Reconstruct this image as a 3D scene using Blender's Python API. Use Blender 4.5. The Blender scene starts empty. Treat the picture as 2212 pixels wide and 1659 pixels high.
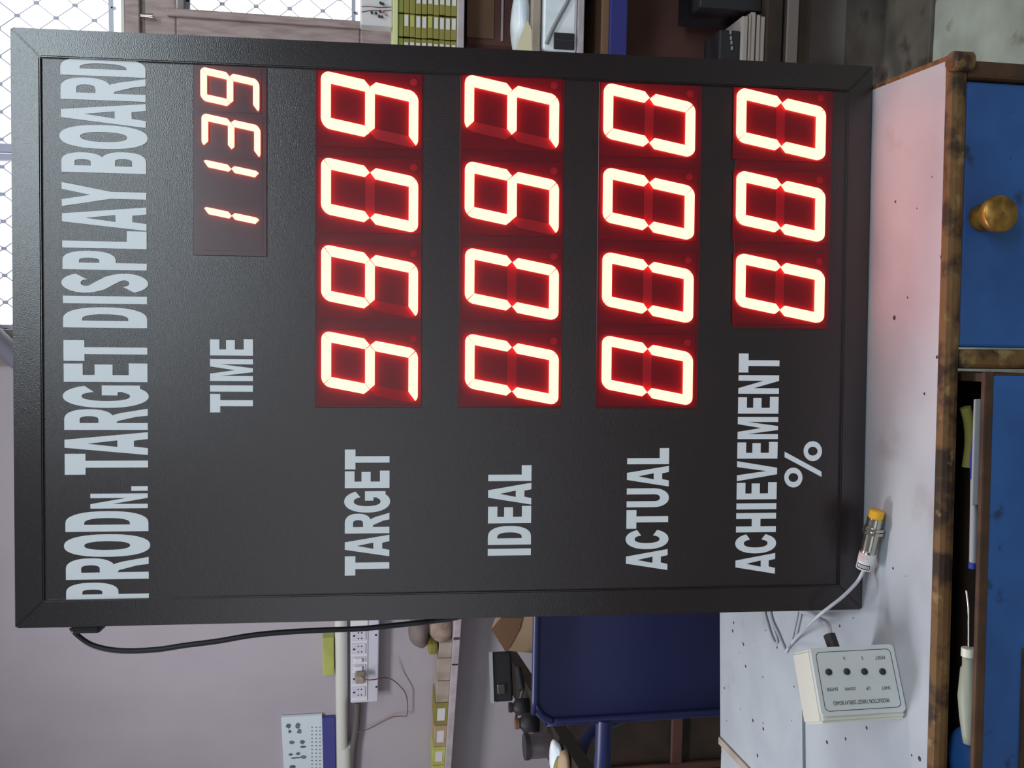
import bpy, bmesh, random
import numpy as np
from math import sin, cos, tan, pi, radians, atan2, sqrt
from mathutils import Vector, Matrix
from mathutils.geometry import tessellate_polygon

random.seed(7)
scene = bpy.context.scene
COL = scene.collection

def lin(r, g, b):
    f = lambda c: (c / 255) / 12.92 if c / 255 <= 0.04045 else ((c / 255 + 0.055) / 1.055) ** 2.4
    return (f(r), f(g), f(b))

# ------------------------------------------------------------------ camera
F_PX = 1950.0
PITCH, YAW, ROLL = radians(9.5), radians(4.6), -0.00365
DESK_Z = 0.75
CAM = Vector((0, 0, DESK_Z + 0.5618))
FW = Vector((-sin(YAW) * cos(PITCH), cos(YAW) * cos(PITCH), -sin(PITCH)))
_R0 = Vector((cos(YAW), sin(YAW), 0)); _D0 = FW.cross(_R0)
if _D0.z > 0: _D0 = -_D0
RT = cos(ROLL) * _R0 + sin(ROLL) * _D0
DN = -sin(ROLL) * _R0 + cos(ROLL) * _D0
cd = bpy.data.cameras.new('camera'); cam = bpy.data.objects.new('camera', cd); COL.objects.link(cam)
cd.sensor_width = 36; cd.sensor_fit = 'HORIZONTAL'; cd.lens = F_PX / 2212 * 36
cd.clip_start = 0.02; cd.clip_end = 100
# the phone was held upright but its picture is stored turned a quarter: image right = down in the room
cam.matrix_world = Matrix(((DN.x, RT.x, -FW.x, CAM.x), (DN.y, RT.y, -FW.y, CAM.y), (DN.z, RT.z, -FW.z, CAM.z), (0, 0, 0, 1)))
scene.camera = cam

# ------------------------------------------------------------------ view, world, lamps
scene.view_settings.view_transform = 'Standard'
scene.view_settings.look = 'None'
scene.view_settings.exposure = 0
scene.view_settings.gamma = 1
scene.view_settings.use_curve_mapping = False
w = bpy.data.worlds.new('World'); scene.world = w; w.use_nodes = True
w.node_tree.nodes['Background'].inputs[0].default_value = (0.93, 0.96, 1.0, 1)
w.node_tree.nodes['Background'].inputs[1].default_value = 3.0

def area(name, loc, target, sx, sy, energy, color):
    l = bpy.data.lights.new(name, 'AREA'); l.shape = 'RECTANGLE'; l.size = sx; l.size_y = sy
    l.energy = energy; l.color = color
    o = bpy.data.objects.new(name, l); COL.objects.link(o); o.location = loc
    o.rotation_euler = (Vector(target) - Vector(loc)).to_track_quat('-Z', 'Y').to_euler()
    return o
# unseen fill lamps added behind the camera and overhead
area('door_daylight', (-0.6, -2.3, 1.75), (0.0, 2.0, 1.1), 3.0, 1.5, 14, (0.86, 0.93, 1.0))
area('roof_light', (0.95, -0.75, 2.7), (0.6, 0.2, 1.2), 1.6, 0.9, 50, (0.80, 0.93, 1.0))  # added so the upper board face reflects a pale gradient
area('ceiling_tube_light', (1.2, 1.2, 2.66), (1.2, 1.2, 0), 1.2, 0.12, 16, (0.93, 0.98, 0.95))
area('ceiling_tube_light', (-1.5, 1.3, 2.66), (-1.5, 1.3, 0), 1.2, 0.12, 34, (0.97, 0.95, 1.0))

# ------------------------------------------------------------------ materials
def material(name, base, rough=0.6, metal=0.0, second=None, scale=20, contrast=(0.4, 0.65), bump=0.0, bscale=200,
             emit=None, strength=0, spec=0.5, third=None, tscale=60, tcon=(0.62, 0.7), coat=0.0, stretch=None, specks=None):
    m = bpy.data.materials.new(name); m.use_nodes = True
    nt = m.node_tree; N = nt.nodes; L = nt.links; p = N['Principled BSDF']
    p.inputs['Base Color'].default_value = (*base, 1)
    p.inputs['Roughness'].default_value = rough; p.inputs['Metallic'].default_value = metal
    p.inputs['Specular IOR Level'].default_value = spec
    p.inputs['Coat Weight'].default_value = coat
    tc = N.new('ShaderNodeTexCoord'); vec = tc.outputs['Object']
    if stretch:
        mp = N.new('ShaderNodeMapping'); mp.inputs['Scale'].default_value = stretch
        L.new(vec, mp.inputs['Vector']); vec = mp.outputs['Vector']
    last = None
    def layer(prev, col, sc, con):
        no = N.new('ShaderNodeTexNoise'); no.inputs['Scale'].default_value = sc; no.inputs['Detail'].default_value = 5
        L.new(vec, no.inputs['Vector'])
        r = N.new('ShaderNodeValToRGB'); r.color_ramp.elements[0].position = con[0]; r.color_ramp.elements[1].position = con[1]
        L.new(no.outputs['Fac'], r.inputs['Fac'])
        mx = N.new('ShaderNodeMix'); mx.data_type = 'RGBA'
        L.new(r.outputs['Color'], mx.inputs[0])
        if prev is None: mx.inputs[6].default_value = (*base, 1)
        else: L.new(prev, mx.inputs[6])
        mx.inputs[7].default_value = (*col, 1)
        return mx.outputs[2]
    if second: last = layer(last, second, scale, contrast)
    if third: last = layer(last, third, tscale, tcon)
    if specks:
        vo = N.new('ShaderNodeTexVoronoi'); vo.inputs['Scale'].default_value = specks[1]; L.new(tc.outputs['Object'], vo.inputs['Vector'])
        wn = N.new('ShaderNodeTexWhiteNoise'); L.new(vo.outputs['Position'], wn.inputs['Vector'])
        rr = N.new('ShaderNodeMath'); rr.operation = 'MULTIPLY'; rr.inputs[1].default_value = specks[2]; L.new(wn.outputs['Value'], rr.inputs[0])
        p4 = N.new('ShaderNodeMath'); p4.operation = 'POWER'; p4.inputs[1].default_value = 3; L.new(wn.outputs['Value'], p4.inputs[0])
        p5 = N.new('ShaderNodeMath'); p5.operation = 'MULTIPLY'; p5.inputs[1].default_value = specks[2]; L.new(p4.outputs[0], p5.inputs[0])
        lt = N.new('ShaderNodeMath'); lt.operation = 'LESS_THAN'; L.new(vo.outputs['Distance'], lt.inputs[0]); L.new(p5.outputs[0], lt.inputs[1])
        mx = N.new('ShaderNodeMix'); mx.data_type = 'RGBA'; L.new(lt.outputs[0], mx.inputs[0]); L.new(last, mx.inputs[6]); mx.inputs[7].default_value = (*specks[0], 1)
        last = mx.outputs[2]
    if last is not None: L.new(last, p.inputs['Base Color'])
    if bump:
        no = N.new('ShaderNodeTexNoise'); no.inputs['Scale'].default_value = bscale; L.new(vec, no.inputs['Vector'])
        b = N.new('ShaderNodeBump'); b.inputs['Strength'].default_value = bump; b.inputs['Distance'].default_value = 0.002
        L.new(no.outputs['Fac'], b.inputs['Height']); L.new(b.outputs['Normal'], p.inputs['Normal'])
    if emit:
        p.inputs['Emission Color'].default_value = (*emit, 1); p.inputs['Emission Strength'].default_value = strength
    return m

M = {}
M['wall'] = material('wall_paint', lin(178, 170, 178), 0.85, second=lin(170, 162, 170), scale=3, bump=0.15, bscale=60)
M['wall_back'] = material('wall_paint_back', lin(150, 140, 138), 0.85, second=lin(125, 115, 110), scale=5)
M['ceiling'] = material('ceiling_paint', lin(200, 200, 200), 0.9)
M['floor'] = material('concrete_floor', lin(178, 184, 172), 0.75, second=lin(140, 142, 130), scale=7, contrast=(0.35, 0.7), third=lin(110, 104, 94), tscale=16, tcon=(0.6, 0.75), bump=0.2, bscale=80)
M['case'] = material('powder_coat', lin(31, 21, 24), 0.24, bump=0.12, bscale=900, spec=0.9)
M['panel'] = material('panel_vinyl', lin(33, 20, 24), 0.25, bump=0.15, bscale=1200, spec=0.9)
M['acrylic'] = material('tinted_acrylic', (0.13, 0.006, 0.012), 0.27, spec=0.45)
M['smoke'] = material('smoky_acrylic', lin(70, 32, 40), 0.27, spec=0.9)  # same tinted acrylic, with the wash of reflections put into its colour
M['module'] = material('display_module', (0.17, 0.006, 0.012), 0.28, spec=0.4)
M['seg_off'] = material('segment_unlit', (0.34, 0.006, 0.014), 0.4, spec=0.4)
M['seg_on'] = material('segment_lit', (0.8, 0.3, 0.2), 0.5, emit=(1.0, 0.163, 0.11), strength=6.0)
M['vinyl'] = material('white_vinyl', lin(244, 248, 253), 0.42)
M['black'] = material('black_plastic', lin(30, 30, 34), 0.5)
M['rubber'] = material('black_rubber', lin(38, 36, 42), 0.55)
M['laminate'] = material('desk_laminate', lin(178, 184, 190), 0.5, second=lin(166, 172, 180), scale=9, third=lin(160, 158, 160), tscale=14, tcon=(0.6, 0.75), specks=(lin(52, 48, 54), 62, 0.17))
M['rust'] = material('rusty_steel', lin(112, 80, 44), 0.75, second=lin(52, 34, 20), scale=38, contrast=(0.45, 0.6), third=lin(140, 116, 72), tscale=48, tcon=(0.58, 0.68), bump=0.5, bscale=120)
M['rust_dark'] = material('rusty_steel_dark', lin(86, 56, 34), 0.75, second=lin(52, 34, 22), scale=20, bump=0.4, bscale=120)
M['blue'] = material('blue_paint', lin(42, 92, 158), 0.5, second=lin(34, 74, 134), scale=9, third=lin(24, 40, 66), tscale=30, tcon=(0.66, 0.74), bump=0.1, bscale=100)
M['patch'] = material('worn_primer', lin(88, 92, 86), 0.7, second=lin(64, 82, 108), scale=14)
M['brass'] = material('brass', lin(176, 134, 62), 0.38, 0.6, second=lin(120, 88, 40), scale=60)
M['box_white'] = material('control_box_plastic', lin(206, 212, 212), 0.35)
M['box_cream'] = material('control_box_shell', lin(216, 216, 202), 0.3)
M['ink'] = material('black_ink', lin(44, 42, 46), 0.6)
M['chrome'] = material('nickel_plated_brass', lin(190, 186, 176), 0.22, 1.0)
M['yellow'] = material('yellow_cap', lin(226, 172, 34), 0.4)
M['label'] = material('paper_label', lin(214, 212, 214), 0.6)
M['red_ink'] = material('red_ink', lin(206, 140, 130), 0.6)
M['cable_grey'] = material('grey_cable', lin(168, 172, 182), 0.5)
M['cable_white'] = material('white_cable', lin(190, 194, 202), 0.5)
M['pipe'] = material('white_pvc', lin(214, 214, 206), 0.4)
M['switch'] = material('switch_plastic', lin(208, 206, 218), 0.4)
M['switch2'] = material('switch_rocker', lin(226, 224, 228), 0.35)
M['green'] = material('yellow_green_card', lin(182, 186, 98), 0.7, second=lin(166, 168, 90), scale=12)
M['green_pale'] = material('pale_green_card', lin(212, 216, 160), 0.7)
M['green_dark'] = material('olive_card', lin(140, 134, 62), 0.7, second=lin(128, 116, 60), scale=12)
M['beige_card'] = material('beige_card', lin(170, 156, 144), 0.75, second=lin(150, 138, 122), scale=20)
M['shelf_paint'] = material('shelf_paint', lin(188, 178, 184), 0.6, second=lin(168, 156, 160), scale=20)
M['wood'] = material('window_wood', lin(168, 150, 148), 0.5, second=lin(146, 126, 124), scale=14, stretch=(6, 6, 1), bump=0.1)
M['dark_wood'] = material('dark_wood', lin(58, 42, 32), 0.7, second=lin(40, 30, 24), scale=12)
M['brown'] = material('brown_board', lin(96, 62, 54), 0.7, second=lin(80, 50, 42), scale=8)
M['iron'] = material('window_iron', lin(190, 194, 214), 0.6)
M['poly'] = material('polythene', lin(244, 249, 253), 0.3, second=lin(214, 228, 242), scale=16)
M['cream'] = material('cream_paper', lin(226, 214, 184), 0.7)
M['grey'] = material('grey_plastic', lin(150, 152, 156), 0.5)
M['rack_blue'] = material('rack_blue', lin(44, 46, 120), 0.55)
M['chair'] = material('navy_plastic', lin(38, 44, 92), 0.42)
M['carton'] = material('corrugated_card', lin(176, 152, 122), 0.8, second=lin(164, 138, 108), scale=10)
M['carton_dark'] = material('brown_card', lin(118, 88, 66), 0.8)
M['calendar'] = material('calendar_paper', lin(214, 226, 230), 0.6)
M['cal_blue'] = material('calendar_blue', lin(70, 70, 140), 0.6)
M['print'] = material('print_dark', lin(80, 96, 104), 0.7, second=lin(120, 130, 134), scale=60)
M['wire'] = material('brown_wire', lin(126, 88, 84), 0.6)
M['pen'] = material('blue_pen', lin(40, 50, 140), 0.4)
M['tube'] = material('frosted_tube', lin(150, 154, 138), 0.5)
M['paper'] = material('white_paper', lin(170, 160, 155), 0.8)
M['green_ink'] = material('green_ink', lin(110, 130, 96), 0.7)
M['bag'] = material('bag_paper', lin(158, 138, 124), 0.8, second=lin(128, 108, 96), scale=30)
M['black_brown'] = material('black_brown_wood', lin(38, 30, 25), 0.6)
M['taupe'] = material('taupe_paint', lin(120, 108, 104), 0.7)
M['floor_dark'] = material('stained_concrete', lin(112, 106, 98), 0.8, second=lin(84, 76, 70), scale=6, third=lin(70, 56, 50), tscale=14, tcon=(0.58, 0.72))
M['jar'] = material('smoky_jar', lin(92, 84, 90), 0.3)

# ------------------------------------------------------------------ geometry helpers
WM = {}                                         # world matrix of every empty / parent
def thing(name, label, cat, M4, group=None, kind=None):
    o = bpy.data.objects.new(name, None); o.empty_display_size = 0.05; COL.objects.link(o)
    if not isinstance(M4, Matrix): M4 = Matrix.Translation(Vector(M4))
    o.matrix_world = M4; WM[o] = M4
    props(o, label, cat, group, kind); return o
def props(o, label=None, cat=None, group=None, kind=None):
    if label: o['label'] = label
    if cat: o['category'] = cat
    if group: o['group'] = group
    if kind: o['kind'] = kind
    return o

class MB:
    """collects shapes given in world (or frame) coordinates and links them as one mesh object"""
    def __init__(s, T=None): s.v = []; s.f = []; s.sm = []; s.mi = []; s.T = T or Matrix.Identity(4); s.m = 0
    def add(s, vs, fs, smooth=False):
        n = len(s.v); s.v += [s.T @ Vector(p) for p in vs]; s.f += [[i + n for i in f] for f in fs]
        s.sm += [smooth] * len(fs); s.mi += [s.m] * len(fs); return s
    def box(s, a, b, bev=0.0):
        x0, y0, z0 = [min(a[i], b[i]) for i in range(3)]; x1, y1, z1 = [max(a[i], b[i]) for i in range(3)]
        bm = bmesh.new(); bmesh.ops.create_cube(bm, size=1)
        for v in bm.verts: v.co = Vector(((x0 + x1) / 2 + v.co.x * (x1 - x0), (y0 + y1) / 2 + v.co.y * (y1 - y0), (z0 + z1) / 2 + v.co.z * (z1 - z0)))
        if bev > 0:
            bev = min(bev, 0.45 * min(x1 - x0, y1 - y0, z1 - z0))
            bmesh.ops.bevel(bm, geom=list(bm.edges), offset=bev, segments=2, affect='EDGES', profile=0.5)
        bm.verts.index_update()
        s.add([v.co.copy() for v in bm.verts], [[v.index for v in f.verts] for f in bm.faces]); bm.free(); return s
    def prism(s, poly, z0, z1, holes=(), axes=None, smooth=False):
        """poly in 2-D extruded from z0 to z1; axes=(ex,ey,ez,origin) maps it to 3-D"""
        ex, ey, ez, o = axes or (Vector((1, 0, 0)), Vector((0, 1, 0)), Vector((0, 0, 1)), Vector((0, 0, 0)))
        loops = [list(poly)] + [list(h) for h in holes]
        tri = tessellate_polygon([[Vector((p[0], p[1], 0)) for p in l] for l in loops])
        flat = [p for l in loops for p in l]; n = len(flat)
        vs = [o + ex * p[0] + ey * p[1] + ez * z for z in (z0, z1) for p in flat]
        fs = [list(t) for t in tri] + [[i + n for i in reversed(t)] for t in tri]
        k = 0
        for l in loops:
            for i in range(len(l)):
                a, b = k + i, k + (i + 1) % len(l); fs.append([a, b, b + n, a + n])
            k += len(l)
        return s.add(vs, fs, smooth)
    def cyl(s, p0, p1, r, r1=None, n=20, cap=True):
        p0, p1 = Vector(p0), Vector(p1); r1 = r if r1 is None else r1
        d = (p1 - p0).normalized(); u = d.orthogonal().normalized(); v = d.cross(u)
        ring = lambda c, q: [c + (u * cos(2 * pi * i / n) + v * sin(2 * pi * i / n)) * q for i in range(n)]
        s.add(ring(p0, r) + ring(p1, r1), [[i, (i + 1) % n, (i + 1) % n + n, i + n] for i in range(n)], True)
        if cap: s.add(ring(p0, r), [list(range(n))[::-1]]); s.add(ring(p1, r1), [list(range(n))])
        return s
    def tube(s, pts, r, n=10, sub=8):
        P = [Vector(p) for p in pts]; Q = []
        for i in range(len(P) - 1):
            a, b, c, d = P[max(i - 1, 0)], P[i], P[i + 1], P[min(i + 2, len(P) - 1)]
            for k in range(sub):
                t = k / sub
                Q.append(0.5 * ((2 * b) + (c - a) * t + (2 * a - 5 * b + 4 * c - d) * t * t + (3 * b - a - 3 * c + d) * t ** 3))
        Q.append(P[-1]); vs = []; u = None
        for i, q in enumerate(Q):
            d = (Q[min(i + 1, len(Q) - 1)] - Q[max(i - 1, 0)]).normalized()
            if u is None: u = d.orthogonal().normalized()
            u = (u - d * u.dot(d)).normalized(); v = d.cross(u)
            vs += [q + (u * cos(2 * pi * j / n) + v * sin(2 * pi * j / n)) * r for j in range(n)]
        fs = [[i * n + j, i * n + (j + 1) % n, (i + 1) * n + (j + 1) % n, (i + 1) * n + j] for i in range(len(Q) - 1) for j in range(n)]
        s.add(vs, fs, True); s.add(vs[:n], [list(range(n))[::-1]]); s.add(vs[-n:], [list(range(n))]); return s
    def lathe(s, prof, c, axis, n=24):
        c, d = Vector(c), Vector(axis).normalized(); u = d.orthogonal().normalized(); v = d.cross(u)
        vs = [c + d * h + (u * cos(2 * pi * i / n) + v * sin(2 * pi * i / n)) * r for h, r in prof for i in range(n)]
        fs = [[k * n + i, k * n + (i + 1) % n, (k + 1) * n + (i + 1) % n, (k + 1) * n + i] for k in range(len(prof) - 1) for i in range(n)]
        return s.add(vs, fs, True)
    def build(s, name, mats, parent=None, label=None, cat=None, group=None, kind=None, origin=None):
        me = bpy.data.meshes.new(name)
        if parent is not None:
            inv = WM[parent].inverted(); base = WM[parent]
        else:
            if origin is None:
                xs = [v.x for v in s.v]; ys = [v.y for v in s.v]; zs = [v.z for v in s.v]
                origin = Vector(((min(xs) + max(xs)) / 2, (min(ys) + max(ys)) / 2, min(zs)))
            base = Matrix.Translation(origin); inv = base.inverted()
        me.from_pydata([inv @ v for v in s.v], [], s.f); me.update()
        for m in (mats if isinstance(mats, (list, tuple)) else [mats]): me.materials.append(m)
        me.polygons.foreach_set('use_smooth', s.sm); me.polygons.foreach_set('material_index', s.mi)
        bm = bmesh.new(); bm.from_mesh(me); bmesh.ops.recalc_face_normals(bm, faces=bm.faces); bm.to_mesh(me); bm.free()
        o = bpy.data.objects.new(name, me); COL.objects.link(o)
        if parent is not None: o.parent = parent; WM[o] = base
        else: o.matrix_world = base; WM[o] = base
        return props(o, label, cat, group, kind)

# ------------------------------------------------------------------ where a picture point lies on a real plane
def ray(x, y): return FW + RT * ((1659 - y - 829.5) / F_PX) + DN * ((x - 1106) / F_PX)
class Frame:
    """upright plane: s runs along it to the right, z is up, off is measured towards the viewer"""
    def __init__(s, origin, ang):                # ang: direction of s from world +X
        s.o = Vector(origin); s.es = Vector((cos(ang), sin(ang), 0)); s.ez = Vector((0, 0, 1)); s.en = Vector((sin(ang), -cos(ang), 0))
        s.M = Matrix(((s.es.x, -s.en.x, 0, s.o.x), (s.es.y, -s.en.y, 0, s.o.y), (0, 0, 1, s.o.z), (0, 0, 0, 1)))
    def px(s, x, y, off=0.0):
        d = ray(x, y); t = ((s.o - CAM).dot(s.en) + off) / d.dot(s.en); p = CAM + d * t - s.o
        return p.dot(s.es), p.z
    def P(s, a, z, off=0.0): return s.o + s.es * a + s.ez * z + s.en * off
    def at(s, x, y, off=0.0): return s.P(*s.px(x, y, off), off)
    def rect(s, x0, x1, y0, y1, off=0.0):       # -> s0, s1, z0, z1 of a picture rectangle on the plane
        xm, ym = (x0 + x1) / 2, (y0 + y1) / 2
        return s.px(xm, y1, off)[0], s.px(xm, y0, off)[0], s.px(x1, ym, off)[1], s.px(x0, ym, off)[1]
    def box(s, mb, x0, x1, y0, y1, off=0.0, depth=0.02, bev=0.0, z0=None, z1=None, s0=None, s1=None):
        a, b, c, d = s.rect(x0, x1, y0, y1, off)
        a = a if s0 is None else s0; b = b if s1 is None else s1; c = c if z0 is None else z0; d = d if z1 is None else z1
        T = mb.T; mb.T = s.M; mb.box((a, -off, c), (b, -off + depth, d), bev); mb.T = T; return a, b, c, d
def on_z(x, y, z):
    d = ray(x, y); return CAM + d * ((z - CAM.z) / d.z)
def at_depth(x, y, t): return CAM + ray(x, y) * t

# ================================================================== THE ROOM
P0 = at_depth(790, 1430, 2.8)
LW_ANG = atan2(-0.3907, 0.9205)
CX = -0.13                                      # corner between the two walls
tt = (CX - P0.x) / 0.9205
YB = P0.y - 0.3907 * tt                          # the window wall
WL = Frame((P0.x, P0.y, 0), LW_ANG)
WB = Frame((0, YB, 0), 0.0)
CORNER = WL.es.dot(Vector((CX, YB, 0)) - WL.o)
H = 2.75
XR, XL, YN = 2.4, -3.2, -2.6

def struct(mb, name, m): return mb.build(name, m, kind='structure')
mb = MB(); mb.box((XL - 0.3, YN - 0.2, -0.12), (XR + 0.3, 4.2, 0)); struct(mb, 'floor', M['floor'])
mb = MB(); mb.box((XL - 0.3, YN - 0.2, H), (XR + 0.3, 4.2, H + 0.1)); struct(mb, 'ceiling', M['ceiling'])
mb = MB(WL.M); mb.box((-2.9, 0, 0), (CORNER, 0.15, H)); struct(mb, 'wall_left', M['wall'])
mb = MB(); mb.box((XL - 0.1, YN, 0), (XL, 4.2, H)); struct(mb, 'wall_side', M['wall'])
mb = MB(); mb.box((XR, YN, 0), (XR + 0.1, YB + 0.15, H)); struct(mb, 'wall_right', M['wall_back'])
mb = MB(); mb.box((XL, YN - 0.1, 0), (XR, YN, H)); struct(mb, 'wall_rear', M['wall_back'])

q = on_z(2010, 30, 0.012); mb = MB(); mb.box((CX + 0.3, q.y, 0.0), (XR, YB, 0.012), 0.003); struct(mb, 'trim_1', M['floor_dark'])  # thin slab along the window wall, darker than the floor
# window wall with two openings
uA0 = WB.px(10, 712)[0]; zA0 = WB.px(268, 30)[1]; zA1 = 2.45; uA1 = 1.75
uB0 = WB.px(600, 33)[0]; zB0 = WB.px(778, 20)[1]; zB1 = WB.px(385, 20)[1]; uB1 = 1.75
mb = MB()
T = 0.15
mb.box((CX - 0.02, YB, 0), (XR, YB + T, zB0)); mb.box((CX - 0.02, YB, zB0), (uB0, YB + T, zB1)); mb.box((uB1, YB, zB0), (XR, YB + T, zB1))
mb.box((CX - 0.02, YB, zB1), (XR, YB + T, zA0)); mb.box((CX - 0.02, YB, zA0), (uA0, YB + T, zA1)); mb.box((uA1, YB, zA0), (XR, YB + T, zA1))
mb.box((CX - 0.02, YB, zA1), (XR, YB + T, H)); struct(mb, 'wall_back', M['wall_back'])

def grille(name, u0, u1, z0, z1, px, pz, y, bars=True):
    root = thing(name, None, None, (u0, y, z0), kind='structure')
    m = MB(); r = 0.0011
    m.box((u0, y - 0.004, z0), (u1, y + 0.004, z0 + 0.010)); m.box((u0, y - 0.004, z1 - 0.012), (u1, y + 0.004, z1))
    m.box((u0, y - 0.004, z0), (u0 + 0.010, y + 0.004, z1)); m.box((u1 - 0.012, y - 0.004, z0), (u1, y + 0.004, z1))
    m.build('window_frame', M['iron'], root)
    m = MB(); k = MB()
    nx = int((u1 - u0) / px) + 1; nz = int((z1 - z0) / pz) + 1
    def bar(a, b):
        pts = []
        (x0, w0), (x1, w1) = a, b
        # clip to the opening
        ts = [0, 1]
        for lo, hi, c0, c1 in ((u0, u1, x0, x1), (z0, z1, w0, w1)):
            if abs(c1 - c0) < 1e-9: continue
            t0, t1 = (lo - c0) / (c1 - c0), (hi - c0) / (c1 - c0)
            ts[0] = max(ts[0], min(t0, t1)); ts[1] = min(ts[1], max(t0, t1))
        if ts[1] - ts[0] < 0.02: return
        f = lambda t: (x0 + (x1 - x0) * t, y, w0 + (w1 - w0) * t)
        m.cyl(f(ts[0]), f(ts[1]), r, n=6)
    span = (z1 - z0) / pz
    for i in range(-nz - 1, nx + 1):
        x = u0 + i * px
        bar((x, z0), (x + (nz + 1) * px, z0 + (nz + 1) * pz))
        bar((x + (nz + 1) * px, z0), (x, z0 + (nz + 1) * pz))
    for i in range(2 * nx + 2):
        for j in range(2 * nz + 2):
            if (i + j + nz + 1) % 2 and False: continue
            x, z = u0 + i * px / 2, z0 + j * pz / 2
            if (i + j) % 2 == 0 and x < u1 and z < z1: k.box((x - 0.004, y - 0.004, z - 0.006), (x + 0.004, y + 0.004, z + 0.006), 0.002)
    m.build('grille_bars', M['iron'], root, kind='stuff'); k.build('grille_rivets', M['iron'], root, kind='stuff')
    return root
g1 = grille('window_1', uA0, uA1, zA0 + 0.042, zA1, 0.066, 0.088, YB + 0.07)
a, b, c, d = WB.rect(0, 40, 304, 322)
m = MB(); m.box((a, YB + 0.045, zA0 + 0.04), (b, YB + 0.066, zA1)); a, b, c, d = WB.rect(0, 40, 326, 340)
m.box((a, YB + 0.045, zA0 + 0.04), (b, YB + 0.066, zA1)); m.build('mullion', M['iron'], g1)
m = MB(); m.box((uA0, YB + 0.02, zA0 + 0.005), (uA1, YB + 0.09, zA0 + 0.012)); m.build('window_sill', M['pipe'], g1)
g2 = grille('window_2', uB0 - 0.02, uB1, zB0 + 0.012, zB1, 0.066, 0.083, YB + 0.09)
# wooden casement frame round the lower window
m = MB(WB.M)
a = WB.px(600, 86, 0.03)[0]; b = WB.px(600, 36, 0.03)[0]; z0 = WB.px(1003, 40, 0.03)[1]
m.box((0.35, -0.03, zB1), (1.9, 0.0, zA0 - 0.012), 0.004); m.box((0.35, -0.03, z0), (1.9, 0.0, zB0), 0.004)
m.box((0.35, -0.03, zB0), (b, 0.0, zB1), 0.004)
m.build('casement_board', M['wood'], g2)
m = MB(WB.M); m.box((b - 0.018, -0.042, zB0 - 0.02), (b, -0.03, zB1 + 0.02), 0.003); m.build('frame_bead', M['wood'], g2)
m = MB(WB.M); m.box((0.35, -0.045, zA0 - 0.045), (1.9, -0.03, zA0 - 0.012), 0.003); m.build('frame_bead', M['wood'], g2)
p = WB.at(316, 34, 0.045); m = MB(); m.cyl(p + Vector((0, 0, 0.013)), p - Vector((0, 0, 0.015)), 0.004, 0.006); m.build('window_latch', M['chrome'], g2)  # chrome stub standing in for the oblong highlight on the header
# the window jamb / shutter leaning from the left reveal
pa, pb = WB.at(0, 740, 0.04), WB.at(31, 768, 0.04)
m = MB(); d = (pa - pb).normalized()
m.cyl(pb - d * 0.12, pa + d * 0.5, 0.025, n=16)
m.build('awning_strut', material('strut_grey', lin(120, 118, 132), 0.6), label='grey tube slanting up in front of the bright window, above the board', cat='pole')

# ================================================================== LEFT WALL FITTINGS
# conduit pipe
m = MB()
r = 0.0185
pa, pb = WL.at(736, 1300, r), WL.at(739.5, 1659, r); d = (pb - pa).normalized()
ra = pa - d * ((CORNER - 0.02 - (pa - WL.o).dot(WL.es)) / abs(d.dot(WL.es))); rb = pb + d * 0.5
pipe = thing('conduit_pipe', 'round white conduit pipe running along the pale wall left of the board', 'pipe', rb)
m.cyl(ra, rb, r, n=24); m.build('pipe_run', M['pipe'], pipe)
q = WL.at(745, 1625, r); m = MB(); m.cyl(q - d * 0.035, q + d * 0.12, r + 0.003, n=24); m.build('coupling', M['pipe'], pipe)
# socket board
s0, s1, z0, z1 = WL.rect(757, 818, 1346, 1518, 0.045)
s1 += 0.03
sb = thing('socket_board', 'white switch and socket board mounted on the wall below the conduit pipe', 'socket board', WL.P((s0 + s1) / 2, z0))
m = MB(WL.M); m.box((s0, -0.045, z0), (s1, 0, z1), 0.004); m.build('board_box', M['switch'], sb)
m = MB(WL.M); zz = WL.px(794, 1430, 0.047)[1]; m.box((s0 + 0.012, -0.048, zz - 0.0), (s1 - 0.01, -0.0451, z1 - 0.004), 0.001); m.build('module_frame', M['switch2'], sb)
sx = lambda y: WL.px(790, y, 0.05)[0]; sz = lambda x: WL.px(x, 1430, 0.05)[1]
for yc in (1372, 1401, 1465, 1494):
    m = MB(WL.M); c0 = sx(yc); m.box((c0 - 0.021, -0.051, sz(790)), (c0 + 0.021, -0.048, sz(759)), 0.0012)
    o = m.build('socket_outlet', M['switch'], sb)
    for dy, px_ in ((0, 765), (-6, 774), (6, 774), (-6, 781), (6, 781), (0, 785.5)):
        if px_ == 785.5: continue
        h = MB(WL.M); cc = sx(yc + dy); hz = sz(px_)
        rr = 0.0037 if px_ == 765 else 0.0024
        h.cyl((cc, -0.0514, hz), (cc, -0.0505, hz), rr, n=12); h.build('pin_hole', M['ink'], o)
for yc in (1424, 1441):
    m = MB(WL.M); c0 = sx(yc); m.box((c0 - 0.0105, -0.051, sz(790)), (c0 + 0.0105, -0.048, sz(759)), 0.0012); o = m.build('switch_module', M['switch'], sb)
    m = MB(WL.M); m.box((c0 - 0.008, -0.058, sz(783)), (c0 + 0.008, -0.051, sz(764)), 0.003); m.build('rocker', M['switch2'], o)
for x_, y_ in ((812, 1372), (813, 1484)):
    m = MB(WL.M); cc = WL.px(x_, y_, 0.046)
    m.cyl((cc[0], -0.0462, cc[1]), (cc[0], -0.044, cc[1]), 0.0035, n=12); m.build('screw', M['ink'], sb)
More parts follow.
